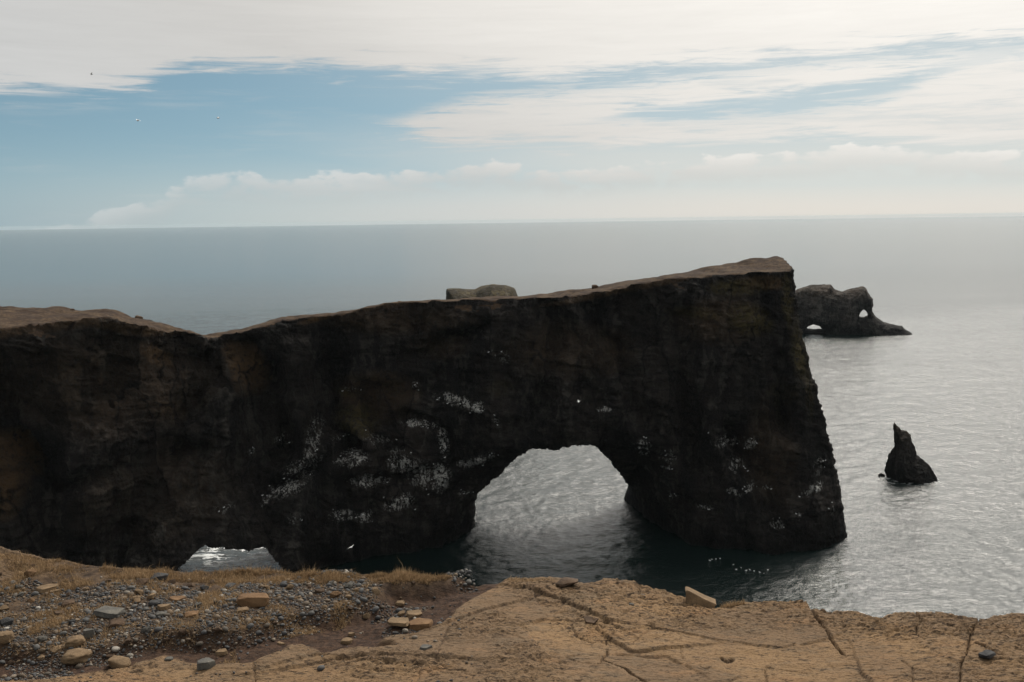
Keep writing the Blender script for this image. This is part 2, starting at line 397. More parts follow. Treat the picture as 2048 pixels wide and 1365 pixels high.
# ---------------------------------------------------------------- sea: one sheet to the horizon
thv = np.concatenate([np.linspace(-math.pi, -.74, 60)[:-1], np.linspace(-.74, .74, 590), np.linspace(.74, math.pi, 60)[1:]])
rv = np.concatenate([[3, 40, 80], np.geomspace(120, 850, 500), np.geomspace(850, 3000, 60)[1:], np.geomspace(3000, 26000, 40)[1:]])
TH, RR = np.meshgrid(thv, rv, indexing='ij'); X, Y = RR * np.sin(TH), RR * np.cos(TH)
def waves(x, y):
    z = 0 * x; w = 0
    for lam, amp, ang, st, sd in ((26, .05, .30, .55, 0), (11, .06, .10, .6, 1), (5.2, .09, .42, .65, 2), (2.6, .080, -.1, .7, 3), (1.5, .042, .25, .8, 1)):
        c, sn = math.cos(ang), math.sin(ang); u = (c * x + sn * y) / lam * st; v = (-sn * x + c * y) / lam
        u = u + .5 * VN[3](u * .7, v * .7, z + sd); n = VN[sd](u * 2, v * 2, z + sd * 5.5)
        w = w + amp * (1 - 2 * np.abs(n)) * 1.0 + amp * .6 * VN[(sd + 1) % 4](u * 1.7 + 9, v * 1.7, z + 3)
    return w
Zs = 1.45 * waves(X, Y) * sstep(RR, 1400, 500) * sstep(np.abs(TH), .74, .68) * (RR > 100)
nX, nY = X.shape; ii = np.arange(nX * nY).reshape(nX, nY)
Q = np.stack([ii[:-1, :-1], ii[:-1, 1:], ii[1:, 1:], ii[1:, :-1]], -1).reshape(-1, 4)[:, ::-1]
sea = mesh_np('sea', np.stack([X, Y, Zs - .1], -1).reshape(-1, 3), Q, M_SEA)
tag(sea, 'grey rippled sea reaching to the horizon', 'sea', kind='structure')

# ---------------------------------------------------------------- the sea arch and its headland
H = 0.5
gx = np.arange(-150, 74, H); gy = np.arange(158, 266, H); gz = np.arange(-3.2, 66, H)
def interp_px(tbl):              # [(px, Y)] -> function of x (world)
    t_ = [(at_y(a, 900, b)[0], b) for a, b in tbl]; t_.sort()
    xx, yy = zip(*t_); return lambda x: np.interp(x, xx, yy)
wl = [(-400, 165), (0, 168), (200, 172), (340, 176), (460, 180), (580, 187)]
wl_pts = [(at_y(a, 900, b)[0], b) for a, b in wl]
for a, b in [(640, 1137), (750, 1117), (850, 1100), (905, 1085), (942, 1060), (1250, 1000), (1300, 1044), (1380, 1087), (1450, 1098), (1520, 1103), (1600, 1107), (1645, 1100), (1690, 1080)]:
    q = at_z(a, b, 0); wl_pts.append((q[0], q[1]))
wl_pts.sort(); Wf = lambda x: np.interp(x, [p[0] for p in wl_pts], [p[1] for p in wl_pts])
Tf = interp_px([(-400, 170), (0, 172), (210, 177), (300, 183), (385, 190), (520, 200), (700, 206), (1000, 208), (1300, 210), (1560, 214), (1700, 216)])
Sf = interp_px([(-400, 224), (0, 218), (150, 212), (240, 206), (290, 201), (330, 196), (385, 194), (450, 200), (520, 206), (700, 213), (1000, 218), (1300, 222), (1560, 226), (1700, 226)])
Bf = interp_px([(-400, 262), (0, 256), (200, 235), (320, 216), (460, 210), (600, 218), (750, 232), (950, 240), (1255, 247), (1500, 247), (1700, 240)])
def zcurve(pts, Yfun):
    out = []
    for a, b in pts:
        y = 200.0
        for _ in range(6): q = at_y(a, b, y); y = float(Yfun(q[0]))
        q = at_y(a, b, y); out.append((q[0], q[2]))
    out.sort(); return lambda x: np.interp(x, [p[0] for p in out], [p[1] for p in out])
zF = zcurve([(-300, 672), (0, 660), (100, 650), (160, 641), (215, 632), (250, 642), (290, 652), (330, 663), (385, 676), (420, 674), (450, 667), (520, 654), (600, 641), (700, 627), (800, 611), (900, 605), (1040, 602), (1120, 595), (1200, 581), (1350, 562), (1480, 552), (1540, 549), (1570, 545), (1650, 542)], Tf)
zS = zcurve([(-300, 605), (0, 613), (130, 618), (145, 623), (215, 622), (240, 634), (290, 641), (330, 656), (385, 672), (400, 668), (440, 664), (460, 660), (520, 648), (600, 634), (660, 626), (800, 606), (900, 601), (1035, 597), (1100, 590), (1200, 575), (1350, 553), (1430, 536), (1500, 523), (1550, 517), (1590, 518), (1650, 520)], Sf)
x2, z2 = gx[:, None], gz[None, :]
zmax = zF(gx)[:, None]
# front depth: footprint at the waterline blends into the upper wall
lowblend = sstep(z2, 0.0, 27.0) ** 0.75
Yf2 = Wf(x2) * (1 - lowblend) + (Tf(x2) - 3.0 * np.clip(1 - z2 / zmax, 0, 1)) * lowblend
XX2, ZZ2 = np.broadcast_arrays(x2, z2)
def wl_xz(pts): return [(float(q[0]), float(q[2])) for q in (at_y(a, b, 200) for a, b in pts)]
WX, WZ = XX2 + 1.6 * VN[0](XX2 * .15, ZZ2 * .15, 0 * XX2), ZZ2 + 1.6 * VN[1](XX2 * .15, ZZ2 * .15, 0 * XX2 + 4)
for pts, dep, wid in [([(385, 672), (420, 760), (372, 850), (350, 950), (300, 1060)], 5.0, 3.0), ([(455, 668), (530, 762), (560, 900), (545, 1000), (560, 1080)], 4.5, 3.2), ([(140, 690), (150, 800), (230, 880), (240, 1000)], 3.5, 2.6),
                      ([(655, 740), (652, 860), (690, 900)], 3.0, 2.2), ([(800, 855), (886, 872), (905, 950)], 2.4, 1.6), ([(730, 960), (800, 975), (880, 965)], 2.0, 1.4), ([(1385, 640), (1380, 800), (1400, 960)], 2.6, 2.2), ([(1100, 640), (1110, 760), (1060, 860)], 2.4, 2.6),
                      ([(1560, 560), (1578, 700), (1590, 880)], 2.2, 1.8), ([(560, 960), (640, 940), (720, 910)], 2.2, 1.3), ([(250, 900), (330, 870), (440, 880)], 2.6, 1.6), ([(60, 760), (100, 900), (90, 1050)], 3.0, 2.4), ([(960, 660), (900, 700), (800, 720)], 2.0, 1.6), ([(1200, 660), (1260, 760), (1300, 860)], 2.0, 2.0), ([(1470, 880), (1540, 985), (1560, 1060)], 2.2, 1.6)]:
    dd = seg_dist(WX, WZ, wl_xz(pts)); Yf2 = Yf2 + dep * np.exp(-(dd / wid) ** 2) - .45 * dep * np.exp(-((dd - 2.2 * wid) / (1.2 * wid)) ** 2)
tb = np.clip(z2 / zmax, 0, 1)
Yb2 = Bf(x2) * (1 - tb ** 2) + (Sf(x2) + 7) * tb ** 2
endp = [at_y(a, b, 219) for a, b in [(1594, 500), (1592, 527), (1595, 580), (1597, 620), (1603, 655), (1617, 695), (1628, 735), (1641, 785), (1652, 860), (1664, 930), (1676, 1010), (1682, 1050), (1692, 1080), (1696, 1100)]]
endp.sort(key=lambda q: q[2]); Xr = np.interp(gz, [q[2] for q in endp], [q[0] for q in endp]) - 1.5 * sstep(gz, 14, 30)
def outline(pts): q = [at_y(a, b, c) for a, b, c in pts]; return [(p[0], p[2]) for p in q]
arch = outline([(948, 1064, 224), (944, 1048, 222), (946, 1030, 220), (938, 1018, 219), (957, 986, 217), (985, 958, 214), (1010, 935, 212), (1034, 909, 210), (1064, 896, 209), (1088, 898, 209), (1116, 900, 209), (1146, 891, 209), (1178, 895, 209), (1200, 901, 212), (1222, 916, 217), (1238, 940, 225), (1254, 962, 234), (1262, 982, 241), (1251, 993, 245), (1247, 1005, 246), (1252, 1016, 246)])
arch = [(arch[0][0] - 0.5, -9.0)] + arch + [(arch[-1][0] + 0.3, -9.0)]
cave = outline([(325, 1165, 181), (345, 1145, 181), (380, 1113, 181), (398, 1097, 182), (414, 1091, 182), (436, 1097, 183), (480, 1098, 185), (514, 1108, 186), (540, 1109, 187), (562, 1117, 188), (584, 1138, 188), (600, 1165, 188)])
cave = [(cave[0][0] - 1, -9.0)] + cave + [(cave[-1][0] + 1, -9.0)]
XX2, ZZ2 = np.broadcast_arrays(x2, z2)
hn2 = 0.35 * fbm(XX2 * 0.35, 0 * XX2, ZZ2 * 0.35, 3, 0.5, 1)
hole2 = (poly_sd(XX2, ZZ2, arch) + hn2).astype(np.float32)
cave2 = (poly_sd(XX2, ZZ2, cave) + hn2).astype(np.float32)
hole3 = np.empty((len(gx), len(gy), len(gz)), np.float32)
for j_, y_ in enumerate(gy):
    hole3[:, j_, :] = hole2
    for k_ in (-.34, -.30, -.26, -.215):
        sh = int(round(k_ * max(y_ - 181.0, 0.0) / H)); sft = np.roll(cave2, sh, 0)
        if sh < 0: sft[sh:] = -20
        hole3[:, j_, :] = np.maximum(hole3[:, j_, :], sft)
yF, yS = Tf(gx)[:, None], Sf(gx)[:, None]
yy = gy[None, :]
top2 = zF(gx)[:, None] + (zS(gx) - zF(gx))[:, None] * np.clip((yy - yF) / (yS - yF), -0.25, 1.0) - np.clip(yy - yS, 0, 99) * 0.22
top2 = top2 + 0.45 + 0.55 * np.minimum(0, fbm(gx[:, None] * .45 + 0 * yy, yy * .45 + 0 * gx[:, None], 0 * top2 + 8, 4, .6, 1)) + 0.45 * fbm(gx[:, None] * 0.16 + 0 * yy, yy * 0.16 + 0 * gx[:, None], 0 * top2, 4, 0.55, 2)
f = np.maximum(Yf2[:, None, :] - gy[None, :, None], gy[None, :, None] - Yb2[:, None, :]).astype(np.float32)
fr = (gx[:, None, None] - Xr[None, None, :] + np.clip(np.abs(gy - 221) - 4, 0, 99)[None, :, None] ** 1.6 * 0.10).astype(np.float32)
k = 2.2        # rounded corner between the front and the end wall
hh = np.clip(0.5 + 0.5 * (f - fr) / k, 0, 1); f = fr * (1 - hh) + f * hh + k * hh * (1 - hh)
ft = (gz[None, None, :] - top2[:, :, None]).astype(np.float32)
f = np.maximum(f, ft)
f = np.maximum(f, hole3)
band = np.argwhere(np.abs(f) < 5.0)
bx, by, bz = gx[band[:, 0]], gy[band[:, 1]], gz[band[:, 2]]
dtop = -ft[band[:, 0], band[:, 1], band[:, 2]]
calm = (0.16 + 0.3 * np.exp(-((bx + 62) / 9.0) ** 2)) + 0.84 * sstep(dtop, 0.3, 4.0)
hedge = 0.22 + 0.78 * sstep(np.abs(hole3[band[:, 0], band[:, 1], band[:, 2]]), 0.5, 5.0)
edge_r = 0.25 + 0.75 * sstep(np.abs(fr[band[:, 0], band[:, 1], band[:, 2]]), 0.5, 5.0)
wx = bx + 2.0 * VN[3](bx * 0.1, by * 0.1, bz * 0.1); wz = bz + 2.5 * VN[2](bx * 0.08, by * 0.08, bz * 0.08 + 9)
d = 3.4 * fbm(wx * 0.055, by * 0.055, wz * 0.032 + wx * .012, 3, 0.5, 0, True)
d += 1.7 * fbm(wx * 0.21, by * 0.21, wz * 0.085 + wx * 0.03, 3, 0.5, 1, True)
lay = wz + 0.22 * wx + 3.0 * VN[1](wx * .05, by * .05, wz * .05)
d += 0.8 * fbm(wx * 0.10, by * 0.10, lay * 0.33, 3, 0.6, 2)
d += 0.5 * fbm(bx * 0.75, by * 0.75, bz * 0.6, 3, 0.6, 3, True)
d -= d.mean()
f[band[:, 0], band[:, 1], band[:, 2]] -= (np.clip(d * calm * hedge * edge_r, -4.5, 4.5)).astype(np.float32)
f = np.maximum(f, hole3)          # the openings stay open
V, Q = surface_nets(f, (gx[0], gy[0], gz[0]), H)
del hole3, f, ft, fr, band, bx, by, bz, d, wx, wz, hh
# keep only what is inside the volume's outer walls
def main_piece(nv, Q):                # drop crumbs that are not joined to the main body
    lab = np.arange(nv)
    for _ in range(200):
        m = lab[Q].min(1); new = lab.copy()
        for c in range(4): np.minimum.at(new, Q[:, c], m)
        new = new[new]; new = new[new]
        if np.array_equal(new, lab): break
        lab = new
    big = np.bincount(lab[Q[:, 0]]).argmax()
    return lab[Q[:, 0]] == big
ok = (V[Q].min(1)[:, 2] > -3.0) & (V[Q].min(1)[:, 0] > -149.0) & main_piece(len(V), Q)
fn_ = face_normals(V, Q)
cen = V[Q].mean(1)
zt = np.interp(cen[:, 0], gx, zF(gx)); zs_ = np.interp(cen[:, 0], gx, zS(gx))
turf = ok & (fn_[:, 2] > 0.55) & (cen[:, 2] > np.minimum(zt, zs_) - 1.1 - 1.6 * fbm(cen[:, 0] * .22, cen[:, 1] * .22, cen[:, 2] * .3, 4, .6, 1))
def px_of(P):
    r = P - CAM; w = r @ F_
    return CX + FPX * (r @ R_) / w, CY - FPX * (r @ U_) / w
# painted-by-nature stains, placed on the wall in its own coordinates (x, z)
def wall_xz(px, py):
    y = np.full(np.shape(px), 205.0)
    for _ in range(8):
        q = at_y(px, py, y)
        xi = np.clip(((q[..., 0] - gx[0]) / H).astype(int), 0, len(gx) - 1); zi = np.clip(((q[..., 2] - gz[0]) / H).astype(int), 0, len(gz) - 1)
        y = Yf2[xi, zi]
    q = at_y(px, py, y); return q[..., 0], q[..., 2]
GUANO = [  # px centre, half sizes in px, slope, strength
    (580, 970, 45, 16, -.35, 1), (625, 880, 14, 45, -.9, .8), (565, 880, 14, 18, 0, .5), (540, 990, 14, 12, -.6, .8), (605, 930, 40, 20, -.3, .6),
    (705, 918, 40, 14, -.1, .9), (740, 958, 46, 16, .05, 1), (690, 1030, 30, 12, .1, .8), (728, 1034, 16, 14, 0, .9), (800, 1006, 34, 20, -.15, .95),
    (800, 925, 30, 30, .2, .95), (838, 945, 30, 34, .3, .95), (880, 958, 24, 36, -.2, 1), (838, 852, 40, 8, .15, 1), (886, 886, 12, 30, .7, .9), (915, 802, 40, 14, .25, .9),
    (955, 815, 16, 14, 0, 1), (890, 800, 30, 8, .3, .7), (830, 770, 8, 12, 0, .8), (930, 985, 18, 7, .2, .8), (945, 925, 46, 14, -.25, .9), (990, 840, 10, 12, 0, .6), (965, 920, 30, 16, -.35, .7),
    (1000, 710, 24, 20, .2, .45), (1285, 890, 22, 16, .2, .8), (1290, 905, 14, 10, 0, .7), (1210, 819, 20, 6, 0, .6), (1340, 915, 20, 18, -.2, .6), (1330, 935, 12, 10, 0, .6),
    (1450, 882, 34, 16, .1, .7), (1500, 885, 16, 16, 0, .7), (1470, 930, 22, 14, .1, .75), (1465, 980, 22, 12, 0, .7), (1500, 975, 18, 10, -.3, .7), (1535, 978, 10, 8, -.4, .6),
    (1635, 930, 16, 22, 0, .75), (1625, 975, 28, 12, -.35, .95), (1550, 1045, 16, 12, .1, .85), (1410, 1015, 16, 6, 0, .8), (1345, 990, 10, 10, 0, .5), (1600, 1035, 12, 10, 0, .4), (1665, 1020, 8, 14, 0, .5),
    (500, 905, 12, 6, -.3, .5), (590, 1035, 18, 12, 0, .4), (445, 1018, 18, 10, 0, .4), (680, 880, 20, 10, 0, .4), (760, 880, 30, 14, .3, .5), (700, 783, 22, 6, 0, .35)]
RUST = [(220, 770, 150, 90, .1, .28), (90, 760, 110, 80, 0, .26), (330, 980, 120, 90, 0, .18), (505, 735, 30, 50, .5, 1.0), (800, 640, 160, 30, 0, .3), (1130, 700, 120, 60, 0, .25), (740, 800, 80, 50, .2, .4), (1540, 900, 60, 120, 0, .25), (60, 640, 200, 26, -.1, .8), (20, 900, 60, 40, 0, .9), (10, 980, 30, 50, 0, 1), (490, 725, 34, 34, .9, 1.0), (640, 637, 40, 7, -.2, 1), (320, 710, 24, 22, .9, .8), (345, 810, 20, 30, .9, .4),
        (260, 660, 60, 12, .3, .8), (780, 780, 60, 40, .2, .45), (1520, 565, 60, 16, 0, .8), (1440, 640, 100, 50, 0, .3), (840, 600, 220, 8, -.15, .5), (1250, 580, 180, 8, -.18, .6), (150, 740, 90, 50, 0, .25), (1220, 700, 60, 50, 0, .25), (880, 690, 60, 30, 0, .25)]
MOSS = [(1500, 640, 50, 34, .2, .95), (1480, 575, 70, 18, 0, .8), (1575, 600, 16, 60, .2, .9), (1600, 700, 26, 70, .35, .9), (1385, 625, 60, 14, .1, .5), (710, 845, 50, 34, .1, .8), (690, 790, 30, 10, 0, .5), (1620, 790, 14, 60, .2, .6), (1560, 780, 40, 30, 0, .3), (1000, 780, 30, 20, 0, .2)]
GREY = [(230, 1110, 60, 26, -.6, .9), (300, 1095, 40, 30, -.8, .9), (440, 910, 50, 40, 0, .8), (520, 880, 40, 60, 0, .6), (270, 920, 26, 24, 0, .6), (1080, 780, 60, 60, .2, .6), (1120, 840, 40, 30, 0, .5), (470, 930, 70, 14, -.2, .8), (170, 760, 60, 50, 0, .3), (500, 800, 120, 50, 0, .35), (340, 1000, 120, 60, 0, .35), (1050, 820, 50, 60, 0, .4), (610, 1000, 60, 40, 0, .4)]
def stain(V, tbl):
    a = np.zeros(len(V))
    front = (V[:, 1] < 236)
    for cx, cy, rx, ry, sl, st in tbl:
        x0, z0 = wall_xz(np.array(cx), np.array(cy)); s = 200.0 / FPX
        u = (V[:, 0] - x0) / s; w = -(V[:, 2] - z0) / s
        w = w - sl * u
        r = (u / rx) ** 2 + (w / ry) ** 2
        a = np.maximum(a, st * np.clip(1.15 - r * 0.85, 0, 1))
    return a * front
def arch_attrs(V): return {'guano': stain(V, GUANO), 'rust': stain(V, RUST), 'moss': stain(V, MOSS), 'grey': stain(V, GREY)}
arch_root = empty('sea_arch', (0, 205, 0))
tag(arch_root, 'huge dark cliff promontory pierced by a tall arch, running left as a headland', 'rock arch')
def child_world(o, root): o.parent = root; o.matrix_parent_inverse = Matrix.Translation(-root.location); return o
def refine(V, Q, mask):
    # split every wall quad in four and break its surface into blocks and hollows; the border stays put
    fnv = face_normals(V, Q); vn = np.zeros_like(V); w = np.ones(len(V))
    for c in range(4): np.add.at(vn, Q[:, c], fnv)
    vn /= np.linalg.norm(vn, axis=1, keepdims=True) + 1e-9
    w[np.unique(Q[~mask])] = 0
    for _ in range(2):
        m = w[Q].mean(1); a = np.zeros(len(V)); n = np.zeros(len(V))
        for c in range(4): np.add.at(a, Q[:, c], m); np.add.at(n, Q[:, c], 1)
        w = np.minimum(w, a / np.maximum(n, 1))
    q = Q[mask]; nv = len(V)
    E = np.stack([q, np.roll(q, -1, 1)], -1).reshape(-1, 2); E.sort(1)
    ue, inv = np.unique(E[:, 0].astype(np.int64) * nv + E[:, 1], return_inverse=True); inv = inv.reshape(-1, 4)
    ea, eb = ue // nv, ue % nv
    V2 = np.concatenate([V, (V[ea] + V[eb]) / 2, V[q].mean(1)]); N2 = np.concatenate([vn, (vn[ea] + vn[eb]) / 2, vn[q].mean(1)])
    W2 = np.concatenate([w, np.minimum(w[ea], w[eb]), w[q].mean(1)])
    e = inv + nv; c = (np.arange(len(q)) + nv + len(ue))
    Q2 = np.concatenate([np.stack([q[:, k], e[:, k], c, e[:, (k + 3) % 4]], 1) for k in range(4)])
    x, y, z = V2.T
    lx = x + 1.2 * VN[0](x * .3, y * .3, z * .3); lz = z + 1.2 * VN[1](x * .3, y * .3, z * .3) + .25 * x
    blk = fbm(lx * .55, y * .55, lz * .8, 3, .55, 2, True); cr = fbm(lx * 1.15, y * 1.15, lz * .55, 3, .6, 0, True)
    bed = fbm(lx * .16, y * .16, lz * 1.05, 3, .6, 1); bed = np.sign(bed) * np.minimum(np.abs(bed) * 3, 1)
    d = .42 * (blk - .4) + .30 * (cr - .4) + .26 * bed
    n = N2 / (np.linalg.norm(N2, axis=1, keepdims=True) + 1e-9)
    return V2 + n * (d * W2)[:, None], Q2
front = ok & ~turf & (fn_[:, 1] < 0.12) & (cen[:, 1] < 236) & (cen[:, 2] > -1)
back = ok & ~turf & ~front
Vr, Qr = refine(V, Q[ok], front[ok])
Qr = np.concatenate([Qr, Q[back]])
v_, q_, u_ = submesh(Vr, Qr, np.ones(len(Qr), bool))
arch_v = v_
child_world(mesh_np('rock_wall', v_, q_, M_CLIFF, attrs=arch_attrs(v_)), arch_root)
v_, q_, u_ = submesh(V, Q, turf)
child_world(mesh_np('turf_top', v_, q_, M_TURF), arch_root)['label'] = 'brown dry turf along the top of the cliff'

# ---------------------------------------------------------------- sea stacks
def stack(name, label, pts, Yc, h, holes=(), thick=1.2, t0=2.0, amp=1.0, seed=0, cat='sea stack', moss=0.0, grey=0.2, freq=1.0, wedge=False):
    # the stack's long side stands square to the line of sight, as it lies in the bay
    mid = at_y(np.mean([p[0] for p in pts]), 700, Yc); phi = math.atan2(mid[0], mid[1])
    n_ = np.array([math.sin(phi), math.cos(phi), 0]); r_ = np.array([math.cos(phi), -math.sin(phi), 0]); D = mid @ n_
    def outline(pp):
        out = []
        for a, b, _ in pp:
            d = ray(a, b); q = CAM + d * (D / (d @ n_)); out.append((q @ r_, q[2]))
        return out
    o2 = outline([(a, b, Yc) for a, b in pts])
    x_lo, x_hi = min(p[0] for p in o2) - 5 * h, max(p[0] for p in o2) + 5 * h
    z_hi = max(p[1] for p in o2) + 4 * h
    ax, az = np.arange(x_lo, x_hi, h), np.arange(-2.5 - 3 * h, z_hi, h)
    XX, ZZ = np.meshgrid(ax, az, indexing='ij')
    sd = poly_sd(XX, ZZ, o2)
    W = t0 + thick * ((np.maximum(sd, 0) * (z_hi * 0.9)) ** 0.5 if not wedge else np.maximum(sd, 0))
    dep = W.max() + 4
    ay = np.arange(-dep, dep, h)
    f = np.maximum(-sd[:, None, :] * 1.0, np.abs(ay)[None, :, None] - W[:, None, :])
    for hp in holes:
        f = np.maximum(f, poly_sd(XX, ZZ, outline([(a, b, Yc) for a, b in hp]))[:, None, :])
    A, B, C = np.meshgrid(ax, ay, az, indexing='ij')
    b_ = np.abs(f) < 6 * h
    a, b, c = A[b_] * freq, B[b_] * freq, C[b_] * freq
    d = 1.0 * fbm(a * .12, b * .12, c * .08, 3, .5, seed, True) + .9 * fbm(a * .10, b * .10, (c + a * .25) * .5, 3, .6, seed + 1) + .8 * fbm(a * .45, b * .45, c * .4, 3, .6, seed + 2, True)
    sl = np.broadcast_to(np.abs(sd)[:, None, :], f.shape)[b_]
    d = d - d.mean()
    f[b_] -= amp * d * (0.4 + 0.6 * sstep(sl, 0, 3 * h + 1))
    for hp in holes:
        f = np.maximum(f, (poly_sd(XX, ZZ, outline([(a_, b2, Yc) for a_, b2 in hp])) + .3)[:, None, :])
    V, Q = surface_nets(f.astype(np.float32), (ax[0], ay[0], az[0]), h)
    ok = (V[Q].min(1)[:, 2] > -2.4) & main_piece(len(V), Q)
    v, q, _ = submesh(V, Q, ok)
    xm = (x_lo + x_hi) / 2; base = n_ * D + r_ * xm
    n = np.clip(v[:, 2] / z_hi, 0, 1)
    at = {'guano': np.zeros(len(v)), 'rust': .25 * sstep(n, .6, .9), 'moss': moss * sstep(n, .55, .85), 'grey': np.full(len(v), grey)}
    v = v + np.array([-xm, 0, 0])
    o = mesh_np(name, v, q, M_CLIFF, attrs=at); o.location = base; o.rotation_euler = (0, 0, -phi)
    return tag(o, label, cat, 'sea stacks off the cliff' if cat == 'sea stack' else None)
stack('sea_stack', 'craggy sea stack with two small holes through it, right of the arch cliff',
      [(1545, 690), (1552, 610), (1575, 590), (1597, 577), (1622, 570), (1645, 571), (1662, 571), (1669, 579), (1684, 583), (1700, 578), (1727, 574), (1734, 580), (1738, 589), (1745, 597), (1746, 612), (1744, 622), (1752, 634), (1768, 645), (1788, 650), (1805, 655), (1814, 662), (1824, 668), (1826, 690)], 600, 0.6,
      holes=[[(1612, 661), (1613, 656), (1619, 649), (1629, 645), (1639, 648), (1646, 656), (1648, 661)], [(1719, 636), (1720, 627), (1726, 618), (1733, 624), (1735, 633), (1727, 637)]], thick=.75, amp=1.4, seed=1, grey=.5)
stack('sea_stack', 'thin shark-fin shaped sea stack standing alone in the water at right',
      [(1772, 985), (1773, 955), (1769, 938), (1777, 910), (1790, 893), (1788, 876), (1786, 850), (1789, 845), (1795, 853), (1800, 857), (1803, 862), (1813, 863), (1821, 871), (1824, 885), (1829, 893), (1834, 911), (1847, 922), (1858, 931), (1866, 942), (1875, 957), (1880, 985)], 262, 0.17,
      thick=1.15, t0=.6, amp=.5, seed=2, grey=.1, freq=3.0, wedge=True)
stack('sea_stack', 'flat-topped grassy islet whose top shows just behind the arch ridge',
      [(893, 720), (892, 640), (893, 578), (905, 577), (950, 579), (962, 573), (985, 569), (1012, 571), (1029, 577), (1035, 592), (1040, 640), (1042, 720)], 480, 0.6,
      thick=.9, amp=.6, seed=3, moss=.9, grey=.6)
stack('sea_rock', 'little low rock awash beside the fin-shaped stack',
      [(1755, 960), (1757, 949), (1763, 947), (1770, 950), (1772, 960)], 264.5, 0.12, thick=.5, t0=.3, amp=.15, seed=4, cat='rock', freq=3)

# ---------------------------------------------------------------- foreground ledge
ZG = 68.0
def gp(px, py, dz=0.0):
    q = at_z(px, py, ZG + dz); return q[..., 0], q[..., 1]
def gpl(pts, dz=0.0): return [tuple(float(v) for v in gp(a, b, dz)) for a, b in pts]
edge_px = [(125, 1131), (200, 1135), (300, 1138), (420, 1136), (500, 1133), (540, 1134), (600, 1143), (700, 1143), (760, 1150), (830, 1150), (900, 1154), (960, 1162), (1000, 1167), (1040, 1166), (1072, 1160), (1112, 1161), (1160, 1170), (1196, 1167), (1212, 1161), (1268, 1165), (1278, 1171), (1318, 1177), (1342, 1184), (1366, 1190), (1420, 1208), (1500, 1203), (1560, 1204), (1612, 1208), (1622, 1217), (1660, 1225), (1700, 1222), (1720, 1222), (1742, 1235), (1766, 1237), (1776, 1232), (1826, 1233), (1838, 1226), (1862, 1229), (1886, 1226), (1898, 1232), (1960, 1238), (1975, 1238), (1990, 1231), (2048, 1228), (2110, 1232)]
ep = [tuple(float(v) for v in gp(a, b, .062 * float(sstep(np.array(a), 990, 930)))) for a, b in edge_px]
epl = [(float(a), float(b)) for a, b in zip(*gp(np.array([-140, -60, 0, 40, 70, 100, 112]), np.array([1080, 1086, 1093, 1097, 1102, 1113, 1122]), np.array([.16, .15, .14, .13, .115, .09, .075])))]
ep = epl + ep
ep.sort(); ex, ey = np.array([p[0] for p in ep]), np.array([p[1] for p in ep])
def yedge(x):
    y = np.interp(x, ex, ey)
    wild = sstep(np.abs(x), 3.2, 5.0)
    y = y + wild * 1.6 * fbm(x * 0.25, 0 * x, 0 * x + 3.3, 4, .55, 1)
    y = y + 0.022 * fbm(x * 9, 0 * x, 0 * x, 4, .6, 2)
    return y
ROCKB = [(-200, 1352), (60, 1356), (110, 1352), (150, 1350), (180, 1345), (250, 1335), (330, 1315), (380, 1330), (430, 1334), (505, 1330), (571, 1304), (576, 1293), (607, 1296), (652, 1318), (680, 1308), (754, 1306), (787, 1301), (756, 1294), (764, 1281), (830, 1275), (876, 1258), (906, 1232), (944, 1207), (982, 1184), (1005, 1172), (1010, 1150), (1010, 1100), (2400, 1100), (2400, 1700), (-200, 1700)]
BANK = [(-300, 1318), (40, 1322), (120, 1328), (200, 1318), (300, 1305), (400, 1306), (480, 1300), (550, 1282), (600, 1258), (650, 1255), (720, 1243), (760, 1228), (790, 1205), (860, 1200), (905, 1190), (940, 1176), (985, 1164), (985, 1090), (-300, 1050)]
P_ROCK, P_BANK = gpl(ROCKB), gpl(BANK)
CRACKS = [  # polyline px, half width m, depth m
    ([(1212, 1281), (1211, 1300), (1211, 1315), (1204, 1328)], .006, .03), ([(1204, 1328), (1225, 1333), (1248, 1343), (1285, 1364), (1320, 1385)], .007, .035),
    ([(1135, 1325), (1160, 1334), (1197, 1337), (1204, 1328)], .005, .015), ([(1090, 1315), (1135, 1320), (1155, 1317)], .010, .010),
    ([(1225, 1216), (1238, 1206), (1274, 1190)], .006, .014), ([(1620, 1210), (1631, 1236), (1647, 1260), (1663, 1285), (1685, 1303)], .011, .04),
    ([(1834, 1229), (1845, 1252), (1832, 1260), (1832, 1274), (1859, 1293)], .007, .02), ([(1834, 1229), (1843, 1250)], .012, .04), ([(1843, 1246), (1862, 1244), (1880, 1240)], .006, .015), ([(1966, 1238), (1941, 1279), (1931, 1322), (1920, 1338), (1923, 1380)], .009, .025),
    ([(510, 1334), (510, 1375)], .006, .012), ([(1529, 1338), (1533, 1350), (1535, 1375)], .006, .012), ([(1529, 1333), (1604, 1341), (1644, 1351)], .006, .008),
    ([(1152, 1245), (1140, 1255), (1153, 1276), (1181, 1286), (1210, 1285)], .010, .012), ([(1012, 1322), (1030, 1310), (1040, 1318), (1075, 1300)], .006, .010), ([(1170, 1245), (1190, 1258), (1210, 1262)], .012, .018),
    ([(1802, 1322), (1824, 1341), (1826, 1375)], .008, .010), ([(980, 1282), (1010, 1276), (1052, 1290)], .006, .008), ([(1400, 1338), (1412, 1344), (1418, 1340)], .010, .016), ([(1442, 1318), (1452, 1326), (1460, 1320)], .012, .018),
    ([(1955, 1300), (1985, 1318)], .020, .03), ([(1334, 1209), (1372, 1216), (1420, 1212)], .012, .03), ([(1373, 1224), (1360, 1286), (1362, 1320)], .008, .006), ([(860, 1345), (900, 1350), (950, 1362)], .006, .010), ([(700, 1345), (760, 1352), (830, 1348)], .006, .008), ([(640, 1330), (672, 1337), (690, 1330)], .008, .012)]
